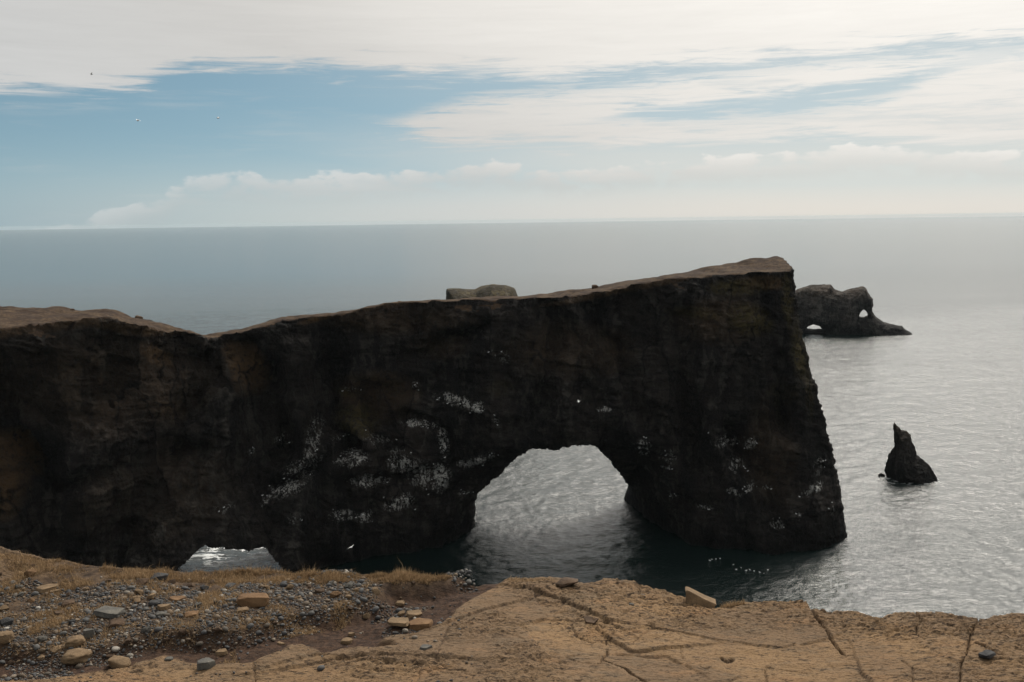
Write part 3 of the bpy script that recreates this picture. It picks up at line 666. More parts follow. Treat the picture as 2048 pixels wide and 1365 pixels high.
STEPS = [  # polyline px (left to right); far side stands higher by s, fading out over r
    ([(1222, 1281), (1238, 1291), (1261, 1307), (1282, 1308), (1312, 1304)], .016, .30), ([(1269, 1315), (1336, 1315), (1362, 1330)], .009, .2), ([(1060, 1192), (1078, 1196), (1122, 1211), (1155, 1227), (1171, 1234)], .018, .30),
    ([(1714, 1322), (1722, 1341), (1741, 1365), (1760, 1385)], .014, .25), ([(1931, 1322), (1920, 1338), (1923, 1380)], .014, .3), ([(1524, 1285), (1561, 1285), (1615, 1295), (1628, 1306)], -.010, .25), ([(2040, 1290), (1985, 1312), (1960, 1300)], .0, .2),
    ([(880, 1262), (960, 1235), (1010, 1220)], .012, .3), ([(560, 1345), (700, 1325), (900, 1330)], .010, .25)]
C_G = [(gpl(p), w, dd) for p, w, dd in CRACKS]; S_G = [(gpl(p), s, r) for p, s, r in STEPS]
P_ROUGH = [gpl(p) for p in ([(990, 1300), (1090, 1285), (1140, 1340), (1110, 1400), (940, 1400), (950, 1340)], [(1640, 1222), (1830, 1235), (2060, 1240), (2060, 1288), (1850, 1275), (1690, 1262)], [(640, 1325), (760, 1312), (900, 1320), (960, 1360), (700, 1370)], [(1150, 1240), (1200, 1240), (1212, 1275), (1160, 1278)], [(880, 1255), (1000, 1225), (1060, 1260), (1000, 1290), (900, 1290)])]
def ground_fields(x, y):
    x = np.asarray(x, float); y = np.asarray(y, float); z0 = 0 * x
    jx = x + 0.020 * fbm(x * 6, y * 6, z0, 4, .65, 1); jy = y + 0.020 * fbm(x * 6, y * 6, z0 + 4, 4, .65, 2)
    rock = sstep(poly_sd(jx, jy, P_ROCK), -0.02, 0.03)
    bank = sstep(poly_sd(jx, jy, P_BANK), -0.03, 0.10)
    h = 0.030 * fbm(x * .9, y * .9, z0, 3, .5, 0)
    hb = 0.055 * bank + bank * (0.018 * fbm(x * 5, y * 5, z0, 4, .6, 3) + 0.03 * fbm(x * 2, y * 2, z0, 2, .5, 1))
    # rock: flat-lying layered sandstone
    ln = fbm(jx * 2.2, jy * 5.5, z0, 5, .6, 1)
    terr = ln * 7; terr = terr - np.floor(terr)
    fl = fbm(jx * 14, jy * 34, z0, 4, .62, 2)
    pit = sstep(fbm(jx * 26, jy * 55, z0 + 2, 3, .6, 0), .30, .62)
    zone = sstep(fbm(x * 1.3, y * 1.8, z0 + 7, 3, .5, 3), -.25, .25)
    rimz = sstep(yedge(x) - y, .55, .10) * sstep(x, -.3, .3)
    for P in P_ROUGH: zone = np.maximum(zone, 1.5 * sstep(poly_sd(jx, jy, P), -.06, .10))
    zone = np.clip(zone + rimz, 0, 1.5)
    t2 = fbm(jx * 5, jy * 13, z0 + 11, 4, .6, 0) * 5; t2 = t2 - np.floor(t2)
    hr = 0.014 * ln + 0.009 * (sstep(terr, 0, .10) - terr) * (0.3 + .7 * zone) + 0.006 * (sstep(t2, 0, .12) - t2) * (0.3 + .7 * zone) + 0.005 * fl * (0.3 + .7 * zone) - 0.008 * pit * (.2 + .7 * zone)
    # broken plates: each bed surface lies at its own level, parted by thin joints
    gxs, gys = (jx + .25 * jy) / .62, (jy - .12 * jx) / .40
    f1 = np.full(x.shape, 9.0); f2 = f1.copy(); pid = z0.copy()
    ix, iy = np.floor(gxs), np.floor(gys)
    for a in (-1, 0, 1):
        for b in (-1, 0, 1):
            cx0, cy0 = ix + a, iy + b
            r1 = np.modf(np.abs(np.sin(cx0 * 127.1 + cy0 * 311.7)) * 4375.85)[0]; r2 = np.modf(np.abs(np.sin(cx0 * 269.5 + cy0 * 183.3)) * 4375.85)[0]
            dd = np.hypot(cx0 + .15 + .7 * r1 - gxs, cy0 + .15 + .7 * r2 - gys)
            m = dd < f1; f2 = np.where(m, f1, np.minimum(f2, dd)); pid = np.where(m, r1, pid); f1 = np.where(m, dd, f1)
    joint = (1 - sstep(f2 - f1, .004, .016)) * sstep(fbm(x * 3, y * 3, z0 + 13, 3, .6, 1), -.05, .25)
    hr = hr + .012 * (pid - .5) - .008 * joint
    def near(P, m):
        A = np.array(P); return np.where((jx > A[:, 0].min() - m) & (jx < A[:, 0].max() + m) & (jy > A[:, 1].min() - m) & (jy < A[:, 1].max() + m))
    crk_shade = .75 * joint
    for P, s, r in S_G:
        k = near(P, 2.2 * r)
        if not len(k[0]): continue
        A = np.array(P); qx, qy = jx[k], jy[k]
        best = np.full(qx.shape, 1e9); side = np.zeros(qx.shape)
        for i in range(len(A) - 1):
            u = A[i + 1] - A[i]; L = u @ u
            t = np.clip(((qx - A[i][0]) * u[0] + (qy - A[i][1]) * u[1]) / L, 0, 1)
            dd = np.hypot(qx - A[i][0] - t * u[0], qy - A[i][1] - t * u[1])
            cr = u[0] * (qy - A[i][1]) - u[1] * (qx - A[i][0])
            m = dd < best; best = np.where(m, dd, best); side = np.where(m, np.sign(cr), side)
        sd = side * best
        fade = np.exp(-(best / r) ** 2)
        hr[k] += s * sstep(sd, -0.002, 0.004) * fade - 0.10 * abs(s) * np.exp(-(best / .008) ** 2) * (sd < 0)
        crk_shade[k] = np.maximum(crk_shade[k], .8 * np.exp(-((sd + .003) / .005) ** 2) * sstep(fbm(qx * 9, qy * 9, 0 * qx, 3, .6, 2), -.35, .1))  # shade under each step lip, painted as a dark line at its foot
    for P, w, dep in C_G:
        k = near(P, .08)
        if not len(k[0]): continue
        qx, qy = x[k], y[k]
        d = seg_dist(jx[k], jy[k], P); ww = .55 * w * (1 + 1.3 * fbm(qx * 14, qy * 14, 0 * qx, 3, .6, 1))
        c = 1 - sstep(d, ww * .45, ww * 1.25 + 1e-4)
        hr[k] -= dep * c * np.where(rock[k] > .2, 1, .3); crk_shade[k] = np.maximum(crk_shade[k], c * min(1, dep / .02))
    hs = 0.020 * fbm(x * 9, y * 9, z0 + 5, 6, .66, 2) - 0.012
    mound = sstep(-x, 2.35, 3.2) * sstep(y, 4.8, 5.6)
    mound = mound * (.75 + .5 * fbm(x * 2.5, y * 2.5, z0 + 6, 3, .6, 2))
    rk = np.maximum(rock, sstep(mound, .15, .4))
    h = h + hr * (rk + 1.2 * sstep(mound, .15, .4)) + (hs * (1 - bank) + hb) * (1 - rk)
    # mound rising at the far left
    h = h + 0.20 * mound
    # a broken outer lip
    lip = sstep(yedge(x) - y, 0.0, 0.16)
    h = h - (1 - lip) * (0.016 + 0.02 * fbm(x * 5, y * 5, z0 + 8, 3, .6, 1)) * sstep(x, -1.0, 0.2)
    return h, rock, bank, crk_shade, mound, pit * (.25 + .55 * zone) * rock, pid, zone
def ground_h(x, y): return ZG + ground_fields(x, y)[0]
xs = np.unique(np.round(np.concatenate([-np.geomspace(3.5, 45, 46), np.arange(-3.5, 3.5, 0.0060), np.geomspace(3.5, 45, 46)]), 5))
yd0 = 3.55
rows_near = -np.geomspace(0.2, 13, 14)[::-1] + yd0
s_rows = np.linspace(0, 1, 270)
YE = yedge(xs)
Yg = np.concatenate([np.repeat(rows_near[None, :], len(xs), 0), yd0 + (YE[:, None] - yd0) * s_rows[None, :]], 1)
Xg = np.repeat(xs[:, None], Yg.shape[1], 1)
h, rock, bank, crk_shade, mound, pit_g, pid, zone_g = ground_fields(Xg, Yg)
Zg = ZG + h
deps = np.array([.006, .014, .026, .042, .065, .10, .15, .22, .33, .5, .75, 1.1, 1.7, 2.6, 4, 6, 9, 13, 19, 27, 38, 52, 71])
Yc = YE[:, None] + 0.02 + deps[None, :] * 0.10 + np.minimum(deps, 1.2)[None, :] ** .7 * 0.05 * (fbm(xs[:, None] * 4 + 0 * deps, 0 * xs[:, None] + deps[None, :] * 9, 0 * xs[:, None] + 0 * deps, 4, .6, 1))
Zc = Zg[:, -1:] - deps[None, :]
Xg = np.concatenate([Xg, np.repeat(xs[:, None], len(deps), 1)], 1); Yg = np.concatenate([Yg, Yc], 1); Zg = np.concatenate([Zg, Zc], 1)
def ext(a): return np.concatenate([a, np.repeat(a[:, -1:], len(deps), 1)], 1).ravel()
nX, nY = Xg.shape; ii = np.arange(nX * nY).reshape(nX, nY)
Q = np.stack([ii[:-1, :-1], ii[1:, :-1], ii[1:, 1:], ii[:-1, 1:]], -1).reshape(-1, 4)
def make_ground_mat():
    m, nt = mat_new('sandstone_and_soil'); t = NT(nt); p = t.pos()
    sp = t.scale(p, (1, 2.4, 1))
    n1 = t.noise(p, 1.6, 5, 0.6); n2 = t.noise(sp, 9, 7, 0.68, 0.3); n3 = t.noise(sp, 55, 5, 0.65); n4 = t.noise(p, 220, 3, 0.6)
    rk = t.mix(t.ss(n1, .32, .66), (0.150, 0.096, 0.054, 1), (0.212, 0.134, 0.070, 1))
    rk = t.mix(t.mr(t.attr('plate'), 0, 1, 0, .6), rk, (0.112, 0.077, 0.050, 1))
    rk = t.mix(t.m('MULTIPLY', t.ss(n2, .46, .70), .60), rk, (0.115, 0.087, 0.058, 1))
    rk = t.mix(t.m('MULTIPLY', t.ss(t.noise(sp, 3.1, 5, .6), .54, .70), .55), rk, (0.215, 0.124, 0.062, 1))
    rk = t.mix(t.m('MULTIPLY', t.ss(t.noise(p, 2.3, 5, .65), .56, .72), .45), rk, (0.105, 0.086, 0.062, 1))
    rk = t.mix(t.m('MULTIPLY', t.ss(n3, .53, .63), .70), rk, (0.060, 0.041, 0.027, 1))
    n5 = t.noise(t.scale(p, (1, 3.2, 1)), 26, 5, .66, .2)
    rk = t.mix(t.m('MULTIPLY', t.m('MULTIPLY', t.ss(n5, .52, .60), t.ss(t.m('ADD', n2, t.m('MULTIPLY', t.attr('rough'), .14)), .46, .62)), .88), rk, (0.048, 0.033, 0.023, 1))
    rk = t.mix(t.m('MULTIPLY', t.ss(n4, .58, .75), .35), rk, (0.30, 0.21, 0.12, 1))
    rk = t.mix(t.m('MULTIPLY', t.attr('crack_step_shade'), .75), rk, (0.045, 0.030, 0.022, 1))  # dark cracks, joints and pits, plus painted shade below the steps
    so = t.mix(t.ss(t.noise(p, 30, 6, .7), .35, .65), (0.020, 0.012, 0.009, 1), (0.062, 0.036, 0.023, 1))
    so = t.mix(t.m('MULTIPLY', t.ss(n4, .6, .72), .5), so, (0.14, 0.10, 0.07, 1))
    ba = t.mix(t.ss(t.noise(p, 14, 6, .7), .38, .62), (0.030, 0.020, 0.014, 1), (0.085, 0.056, 0.034, 1))
    col = t.mix(t.attr('bank'), so, ba); col = t.mix(t.attr('rock'), col, rk)
    hgt = t.m('ADD', t.m('MULTIPLY', n3, .7), t.m('MULTIPLY', n4, .3))
    hgt = t.m('SUBTRACT', hgt, t.m('MULTIPLY', t.ss(n5, .54, .64), .35))
    b = t.bump(hgt, 0.9, 0.010)
    t.principled(col, 0.92, b, 0.15)
    return m
M_GROUND = make_ground_mat()
ground = mesh_np('ground', np.stack([Xg, Yg, Zg], -1).reshape(-1, 3), Q, M_GROUND,
                 attrs={'rock': ext(np.maximum(rock, mound)), 'bank': ext(bank), 'plate': ext(pid), 'rough': ext(zone_g), 'crack_step_shade': ext(np.clip(crk_shade + pit_g * .8, 0, 1))})
tag(ground, 'tan layered sandstone ledge with a gravelly bank on the left', 'ground', kind='structure')

# ---------------------------------------------------------------- stones
def stone_mat(name, c0, c1, rough=.9, objrand=False):
    m, nt = mat_new(name); t = NT(nt)
    p = t.n('ShaderNodeTexCoord').outputs['Object']
    n = t.noise(p, 14, 6, .65); n2 = t.noise(p, 90, 4, .6)
    col = t.mix(t.ss(n, .35, .68), c0, c1)
    col = t.mix(t.m('MULTIPLY', t.ss(n2, .56, .72), .45), col, tuple(v * .45 for v in c0[:3]) + (1,))
    t.principled(col, rough, t.bump(t.m('ADD', n, t.m('MULTIPLY', n2, .35)), .7, .012), .2)
    return m
S_TAN = stone_mat('tan_stone', (0.115, 0.078, 0.045, 1), (0.185, 0.125, 0.072, 1))
S_ORANGE = stone_mat('orange_brown_stone', (0.105, 0.060, 0.030, 1), (0.165, 0.098, 0.050, 1))
S_DARK = stone_mat('dark_grey_stone', (0.030, 0.030, 0.031, 1), (0.058, 0.057, 0.056, 1))
S_BROWN = stone_mat('dark_brown_stone', (0.050, 0.032, 0.020, 1), (0.095, 0.062, 0.040, 1))
S_GREY = stone_mat('grey_stone', (0.065, 0.063, 0.058, 1), (0.115, 0.105, 0.088, 1))
def rock_mesh(seed, sx, sy, sz, kind):
    r = np.random.default_rng(seed); bm = bmesh.new()
    if kind == 'round':
        bmesh.ops.create_icosphere(bm, subdivisions=4, radius=1)
        for v in bm.verts:
            m_ = max(abs(c) for c in v.co); v.co = v.co * (.72 + .28 / m_ * .8)
    else:
        if kind == 'slab':
            n = 9; an = np.sort(r.uniform(0, 2 * math.pi, n)); rr = r.uniform(.80, 1.05, n)
            for a_, q_ in zip(an, rr):
                bm.verts.new((q_ * math.cos(a_), q_ * math.sin(a_), -1)); q2 = q_ * r.uniform(.82, .97)
                bm.verts.new((q2 * math.cos(a_), q2 * math.sin(a_), 1 - .35 * r.random()))
        else:
            for k_ in range(22):
                v = r.normal(size=3); v /= np.abs(v).max() ** .7 * np.linalg.norm(v) ** .3
                bm.verts.new(v)
        res = bmesh.ops.convex_hull(bm, input=bm.verts)
        bmesh.ops.delete(bm, geom=[g for g in res['geom_interior'] if isinstance(g, bmesh.types.BMVert)], context='VERTS')
        bmesh.ops.dissolve_limit(bm, angle_limit=.25, verts=bm.verts, edges=bm.edges)
        bmesh.ops.bevel(bm, geom=list(bm.edges), offset=.09, segments=2, profile=.6, affect='EDGES')
        bmesh.ops.triangulate(bm, faces=bm.faces)
        bmesh.ops.subdivide_edges(bm, edges=[e for e in bm.edges if e.calc_length() > .25], cuts=2, use_grid_fill=True)
        bmesh.ops.triangulate(bm, faces=bm.faces)
    P = np.array([v.co[:] for v in bm.verts]); o_ = r.random(3) * 20
    amp = .34 if kind == 'round' else .13
    n = fbm(P[:, 0] * 1.3 + o_[0], P[:, 1] * 1.3 + o_[1], P[:, 2] * 1.3 + o_[2], 5, .58, seed, True)
    P = P * (1 + amp * n)[:, None]
    mn, mx = P.min(0), P.max(0); P = (P - (mn + mx) / 2) / ((mx - mn) / 2)
    P = P * np.array([sx, sy, sz])
    for v, c in zip(bm.verts, P): v.co = c
    me = bpy.data.meshes.new('rock'); bm.to_mesh(me); bm.free()
    if kind == 'round': me.polygons.foreach_set('use_smooth', np.ones(len(me.polygons), bool))
    else:
        for pl in me.polygons: pl.use_smooth = True
        me.set_sharp_from_angle(angle=math.radians(32))
    return me
def ground_at(px, py):
    x, y = gp(px, py)
    for _ in range(6):
        hh = ground_h(np.array([x]), np.array([y]))[0]
        q = at_z(px, py, hh); x, y = q[0], q[1]
    return float(x), float(y), float(hh)
STONES = []
def stone(px, py, w, hgt, mat, kind, label, rot=0.0, depth=None, tilt=0.0, name='stone'):
    """px,py: pixel of the foot centre; w,hgt in photo pixels as seen."""
    seed = len(STONES) + 11
    x, y, z = ground_at(px, py - hgt * .25)
    dist = math.sqrt(x * x + y * y + (CAM[2] - z) ** 2); s = dist / FPX
    sx = w * s / 2
    # seen height = vertical extent*cos(dep) + depth extent*sin(dep)
    dp = math.atan2(CAM[2] - z, math.hypot(x, y))
    sy = sx * (depth if depth else (.8 if kind != 'slab' else .75))
    sz = max((hgt * s - 2 * sy * math.sin(dp) * .85) / (2 * math.cos(dp)), sx * (.14 if kind == 'slab' else .36))
    me = rock_mesh(seed, sx, sy, sz, kind); me.materials.append(mat)
    o = bpy.data.objects.new(name, me); COL.objects.link(o)
    o.location = (x, y, z + sz * .60); o.rotation_euler = (tilt, random.uniform(-.08, .08), rot)
    STONES.append((x, y, max(sx, sy)))
    return tag(o, label, 'stone', 'loose stones on the ledge')
stone(154, 1329, 50, 34, S_TAN, 'round', 'rounded tan boulder near the bottom edge, below a smaller round one')
stone(151, 1297, 34, 26, S_TAN, 'round', 'smaller rounded tan stone just above the rounded tan boulder at lower left', .4)
stone(238, 1344, 42, 32, S_TAN, 'block', 'squarish tan block at the rim of the bare sandstone, bottom left', .2)
stone(115, 1316, 25, 24, S_TAN, 'block', 'angular tan wedge left of the two rounded tan boulders', .9)
stone(84, 1322, 15, 12, S_TAN, 'block', 'small pale tan cube in the gravel left of the angular wedge')
stone(9, 1290, 32, 27, S_TAN, 'round', 'rounded brownish stone cut by the left picture edge')
stone(231, 1255, 32, 20, S_BROWN, 'block', 'dark brown angular stone in the middle of the gravel bank', .3)
stone(320, 1163, 36, 21, S_DARK, 'block', 'charcoal rock near the top of the gravel bank by the grass', .3)
stone(283, 1173, 26, 17, S_BROWN, 'block', 'dark brown rock leaning on the left of the charcoal rock', 1.0)
stone(94, 1183, 40, 15, S_TAN, 'slab', 'long flat tan slab in the grass at upper left', .25)
stone(114, 1190, 24, 11, S_TAN, 'slab', 'short flat tan slab below the long flat one at upper left', .5)
stone(136, 1218, 24, 18, S_BROWN, 'block', 'dull brown block below the flat tan slabs in the grass', .7)
stone(279, 1208, 23, 18, S_TAN, 'block', 'olive tan block with dark stone on its right, upper gravel bank', .3)
stone(301, 1200, 20, 15, S_TAN, 'block', 'small tan block behind the olive tan one, upper gravel bank', 1.4)
stone(309, 1213, 22, 14, S_DARK, 'round', 'smooth charcoal cobble right of the olive tan block')
stone(354, 1203, 34, 13, S_ORANGE, 'slab', 'flat orange slab lying in the upper gravel bank', -.3)
stone(330, 1222, 24, 15, S_TAN, 'slab', 'tan slab just below the flat orange slab', .6)
stone(218, 1232, 58, 22, S_GREY, 'slab', 'broad flat grey-tan slab bedded level in the gravel', .15)
stone(383, 1236, 27, 13, S_ORANGE, 'block', 'knobbly tan-orange stone right of the middle gravel', .2)
stone(323, 1234, 22, 12, S_GREY, 'round', 'smooth blue-grey cobble left of the knobbly tan-orange stone')
stone(489, 1285, 21, 14, S_TAN, 'round', 'lone pale tan cobble above the soil at mid gravel')
stone(444, 1310, 24, 13, S_TAN, 'slab', 'flat tan chip at the lower rim of the gravel')
stone(412, 1338, 34, 22, S_GREY, 'slab', 'greenish-grey flat stone on bare rock below the flat tan chip', .5)
stone(466, 1178, 34, 15, S_DARK, 'block', 'dark low rock in the grass near the top of the bank', -.2)
stone(508, 1215, 64, 26, S_ORANGE, 'block', 'large orange-brown rock on the gravel, right of the bank', -.15, depth=.55)
stone(485, 1226, 24, 12, S_TAN, 'round', 'tan cobble below the large orange-brown rock')
stone(178, 1281, 21, 23, S_GREY, 'slab', 'upright grey chip in gravel above the round boulders', .2)
stone(118, 1232, 22, 11, S_BROWN, 'slab', 'thin dark slab lying in the dry grass patch at left')
stone(338, 1322, 16, 9, S_GREY, 'round', 'small pale cobble alone on the brown soil strip')
stone(28, 1305, 17, 13, S_TAN, 'block', 'small tan stone right of the stone at the left edge')
stone(797, 1259, 42, 25, S_TAN, 'slab', 'square tan slab in a cluster of three at the gravel\'s end', .05, depth=.8)
stone(828, 1237, 32, 15, S_TAN, 'block', 'small tan block behind the pair of flat stones', .15)
stone(842, 1260, 54, 27, S_ORANGE, 'slab', 'lens-shaped brown slab right of the square tan slab', .35)
stone(800, 1213, 19, 13, S_TAN, 'round', 'pale cobble under the earthy bank above the stone cluster')
stone(803, 1234, 15, 13, S_TAN, 'block', 'pale chip wedged behind the square tan slab', .5)
stone(697, 1201, 14, 12, S_TAN, 'block', 'small tan stone among grey gravel right of the orange-brown rock')
stone(693, 1290, 25, 15, S_TAN, 'slab', 'pale flat flake on dark soil in the middle', .5)
stone(563, 1290, 17, 8, S_TAN, 'slab', 'tan flake on dark soil at the left of the pale flat flake')
stone(703, 1272, 13, 8, S_TAN, 'slab', 'tiny flat flake above the pale flat flake')
stone(754, 1321, 16, 10, S_DARK, 'block', 'small black stone on the sandstone at bottom centre-left', .4)
stone(675, 1338, 26, 9, S_BROWN, 'slab', 'low brown flake on sandstone left of the small black stone', .1)
stone(1134, 1176, 46, 21, S_BROWN, 'block', 'lumpy brown rock perched on the cliff edge above the sandstone', .1)
stone(1263, 1214, 11, 9, S_GREY, 'round', 'little grey pebble on bare sandstone right of centre')
stone(1285, 1194, 10, 7, S_GREY, 'round', 'little pale pebble farther back, near the cliff edge')
stone(1974, 1316, 26, 15, S_DARK, 'block', 'dark stone sitting in a hollow of the sandstone at far right', .5)
stone(852, 1300, 26, 12, S_GREY, 'slab', 'flat grey flake just below the stone cluster', .2)
stone(1180, 1250, 30, 16, S_BROWN, 'slab', 'dark broken flake at the head of the oval hollow', -.6, tilt=.2)

# the leaning triangular slab on the rim, with its own true thickness
def tri_slab():
    x0, y0, z0 = ground_at(1396, 1215)
    y0 += 0.03
    pts = [at_y(a, b, y0) for a, b in [(1369, 1212), (1371, 1196), (1370, 1180), (1376, 1180), (1392, 1188), (1408, 1196), (1431, 1205), (1425, 1211), (1394, 1216)]]
    bm = bmesh.new(); c = np.mean(pts, 0)
    f_ = [bm.verts.new((p[0] - c[0], -.028 + (p[2] - c[2]) * .30, p[2] - c[2])) for p in pts]
    b_ = [bm.verts.new((p[0] - c[0] + .01, .045 + (p[2] - c[2]) * .30, (p[2] - c[2]) * .92)) for p in pts]
    bm.faces.new(f_[::-1]); bm.faces.new(b_)
    for i in range(len(f_)):
        j = (i + 1) % len(f_); bm.faces.new((f_[i], f_[j], b_[j], b_[i]))
    bmesh.ops.recalc_face_normals(bm, faces=bm.faces)
    bmesh.ops.bevel(bm, geom=list(bm.edges), offset=.003, segments=2, affect='EDGES')
    me = bpy.data.meshes.new('stone'); bm.to_mesh(me); bm.free(); me.materials.append(S_TAN)
    o = bpy.data.objects.new('stone', me); COL.objects.link(o); o.location = c
    tag(o, 'triangular sandstone slab standing tilted on the ledge rim', 'stone', 'loose stones on the ledge')
tri_slab()

# ---------------------------------------------------------------- pebbles
def pebble_mat(name, use_attr):
    m, nt = mat_new(name); t = NT(nt)
    if use_attr: r_ = t.attr('tone')
    else: r_ = t.n('ShaderNodeObjectInfo').outputs['Random']
    cr = t.n('ShaderNodeValToRGB'); t.link(r_, cr.inputs[0]); cr.color_ramp.interpolation = 'LINEAR'
    stops = [(0, (0.030, 0.031, 0.033)), (.18, (0.046, 0.046, 0.047)), (.36, (0.066, 0.067, 0.067)), (.50, (0.052, 0.050, 0.047)), (.60, (0.090, 0.088, 0.083)), (.70, (0.070, 0.055, 0.040)), (.84, (0.125, 0.085, 0.050)), (.96, (0.17, 0.145, 0.115)), (1, (0.27, 0.25, 0.22))]
    e = cr.color_ramp.elements
    e[0].position, e[0].color = stops[0][0], stops[0][1] + (1,); e[1].position, e[1].color = stops[-1][0], stops[-1][1] + (1,)
    for p_, c_ in stops[1:-1]: el = e.new(p_); el.color = c_ + (1,)
    n = t.noise(t.pos(), 160, 4, .65)
    col = t.mix(t.m('MULTIPLY', t.ss(n, .45, .70), .6), cr.outputs[0], (0.028, 0.024, 0.020, 1))
    t.principled(col, .78, t.bump(n, .35, .004), .3)
    return m
M_PEB, M_PEB2 = pebble_mat('pebble_stone', False), pebble_mat('gravel_stone', True)
variants = []
for k_ in range(10):
    bm = bmesh.new(); bmesh.ops.create_icosphere(bm, subdivisions=2, radius=1)
    P = np.array([v.co[:] for v in bm.verts])
    n = fbm(P[:, 0] * 1.0 + k_ * 3.3, P[:, 1] * 1.0 + k_, P[:, 2] * 1.0, 2, .5, k_)
    P *= (1 + .30 * n)[:, None]; P *= np.array([1, rng.uniform(.62, .9), rng.uniform(.42, .68)])
    for v, c in zip(bm.verts, P): v.co = c
    me = bpy.data.meshes.new('pebble'); bm.to_mesh(me); bm.free(); me.materials.append(M_PEB)
    for pl in me.polygons: pl.use_smooth = True
    variants.append(me)
bm = bmesh.new(); bmesh.ops.create_icosphere(bm, subdivisions=1, radius=1)
icoV = np.array([v.co[:] for v in bm.verts]); icoF = np.array([[v.index for v in f_.verts] for f_ in bm.faces]); bm.free()
GRAVEL = [[(-80, 1190), (60, 1185), (150, 1200), (260, 1180), (420, 1195), (560, 1180), (640, 1165), (720, 1170), (760, 1200), (750, 1232), (640, 1255), (560, 1282), (440, 1308), (330, 1305), (200, 1330), (60, 1335), (-80, 1330)],
          [(770, 1258), (800, 1258), (850, 1262), (866, 1260), (840, 1270), (800, 1278), (762, 1272)], [(890, 1168), (935, 1160), (960, 1180), (910, 1190)], [(0, 1335), (140, 1335), (150, 1350), (0, 1362)], [(640, 1160), (700, 1158), (720, 1175), (650, 1178)], [(870, 1215), (760, 1215), (740, 1245), (800, 1240)]]
PG = [gpl(p) for p in GRAVEL]
N = 150000
cx_, cy_ = rng.uniform(-3.4, .2, N), rng.uniform(3.6, 6.1, N)
ins = np.zeros(N, bool)
for p_ in PG: ins |= inside(cx_, cy_, p_)
den = fbm(cx_ * 3.2, cy_ * 3.2, 0 * cx_ + 1, 4, .55, 2)
stray = (rng.random(N) < .012) & (cx_ < -.2)
keep = (ins & (den > -.36 + .35 * (rng.random(N) - .5))) | (stray & (cy_ < yedge(cx_) - .12))
cx_, cy_ = cx_[keep], cy_[keep]
rad = np.clip(rng.lognormal(math.log(.0046), .52, len(cx_)), .0030, .022)
order = np.argsort(-rad); cx_, cy_, rad = cx_[order], cy_[order], rad[order]
acc = []; cell = {}
for i in range(len(cx_)):
    x, y, r = cx_[i], cy_[i], rad[i]; kx, ky = int(x // .05), int(y // .05); hit = False
    if any((x - a) ** 2 + (y - b) ** 2 < (c * .85) ** 2 for a, b, c in STONES): continue
    for a in (-1, 0, 1):
        for b in (-1, 0, 1):
            for j in cell.get((kx + a, ky + b), ()):
                if (x - cx_[j]) ** 2 + (y - cy_[j]) ** 2 < ((r + rad[j]) * .74) ** 2: hit = True; break
            if hit: break
        if hit: break
    if hit: continue
    cell.setdefault((kx, ky), []).append(i); acc.append(i)
acc = np.array(acc); cx_, cy_, rad = cx_[acc], cy_[acc], rad[acc]
gz_ = ground_h(cx_, cy_)
NB = min(300, len(cx_))
for i in range(NB):
    o = bpy.data.objects.new('pebble', variants[i % 10]); COL.objects.link(o)
    r = float(rad[i]); o.scale = (r, r, r); o.location = (float(cx_[i]), float(cy_[i]), float(gz_[i]) + r * .12)
    o.rotation_euler = (rng.uniform(-.35, .35), rng.uniform(-.35, .35), rng.uniform(0, 6.28))
    tag(o, 'rounded grey or tan pebble in the gravel bank', 'pebble', 'pebbles of the gravel bank')
chips = [(rock_mesh(300 + k, 1, .8, .6, 'block'), m_) for k, m_ in enumerate((S_BROWN, S_TAN, S_DARK, S_BROWN, S_ORANGE, S_GREY, S_TAN, S_BROWN))]
for me_, m_ in chips: me_.materials.append(m_)
n_c = 0
for _ in range(4000):
    x, y = rng.uniform(-3.2, -.3), rng.uniform(3.7, 5.9)
    if not (inside(np.array([x]), np.array([y]), P_BANK)[0] and y < float(yedge(np.array([x]))[0]) - .12): continue
    if any((x - a) ** 2 + (y - b) ** 2 < (c + .05) ** 2 for a, b, c in STONES): continue
    r = float(np.clip(rng.lognormal(math.log(.020), .35), .011, .042)); z = float(ground_h(np.array([x]), np.array([y]))[0])
    o = bpy.data.objects.new('stone', chips[n_c % 8][0]); COL.objects.link(o); o.scale = (r, r, r); o.location = (x, y, z + r * .2)
    o.rotation_euler = (rng.uniform(-.4, .4), rng.uniform(-.4, .4), rng.uniform(0, 6.28))
    tag(o, 'small angular brown or grey stone strewn over the gravel bank', 'stone', 'small angular stones strewn over the gravel')
    STONES.append((x, y, r)); n_c += 1
    if n_c >= 110: break
nr = len(cx_) - NB
r = rad[NB:]; th = rng.uniform(0, 6.28, nr); asp = np.stack([np.ones(nr), rng.uniform(.6, .92, nr), rng.uniform(.42, .72, nr)], 1)
PV = icoV[None] * (1 + .12 * rng.normal(size=(nr, len(icoV), 1))) * asp[:, None, :]
c_, s_ = np.cos(th)[:, None], np.sin(th)[:, None]
tl = rng.uniform(-.4, .4, nr)[:, None]
px_, py_, pz_ = PV[..., 0], PV[..., 1], PV[..., 2] + tl * PV[..., 0]
PV = np.stack([c_ * px_ - s_ * py_, s_ * px_ + c_ * py_, pz_], -1) * r[:, None, None]
PV += np.stack([cx_[NB:], cy_[NB:], gz_[NB:] + r * .12], 1)[:, None, :]
FI = (icoF[None] + (np.arange(nr) * len(icoV))[:, None, None]).reshape(-1, 3)
gravel = mesh_np('gravel', PV.reshape(-1, 3), FI, M_PEB2, attrs={'tone': np.repeat(rng.random(nr), len(icoV))})
tag(gravel, 'fine grey gravel between the larger pebbles', 'gravel', kind='stuff')

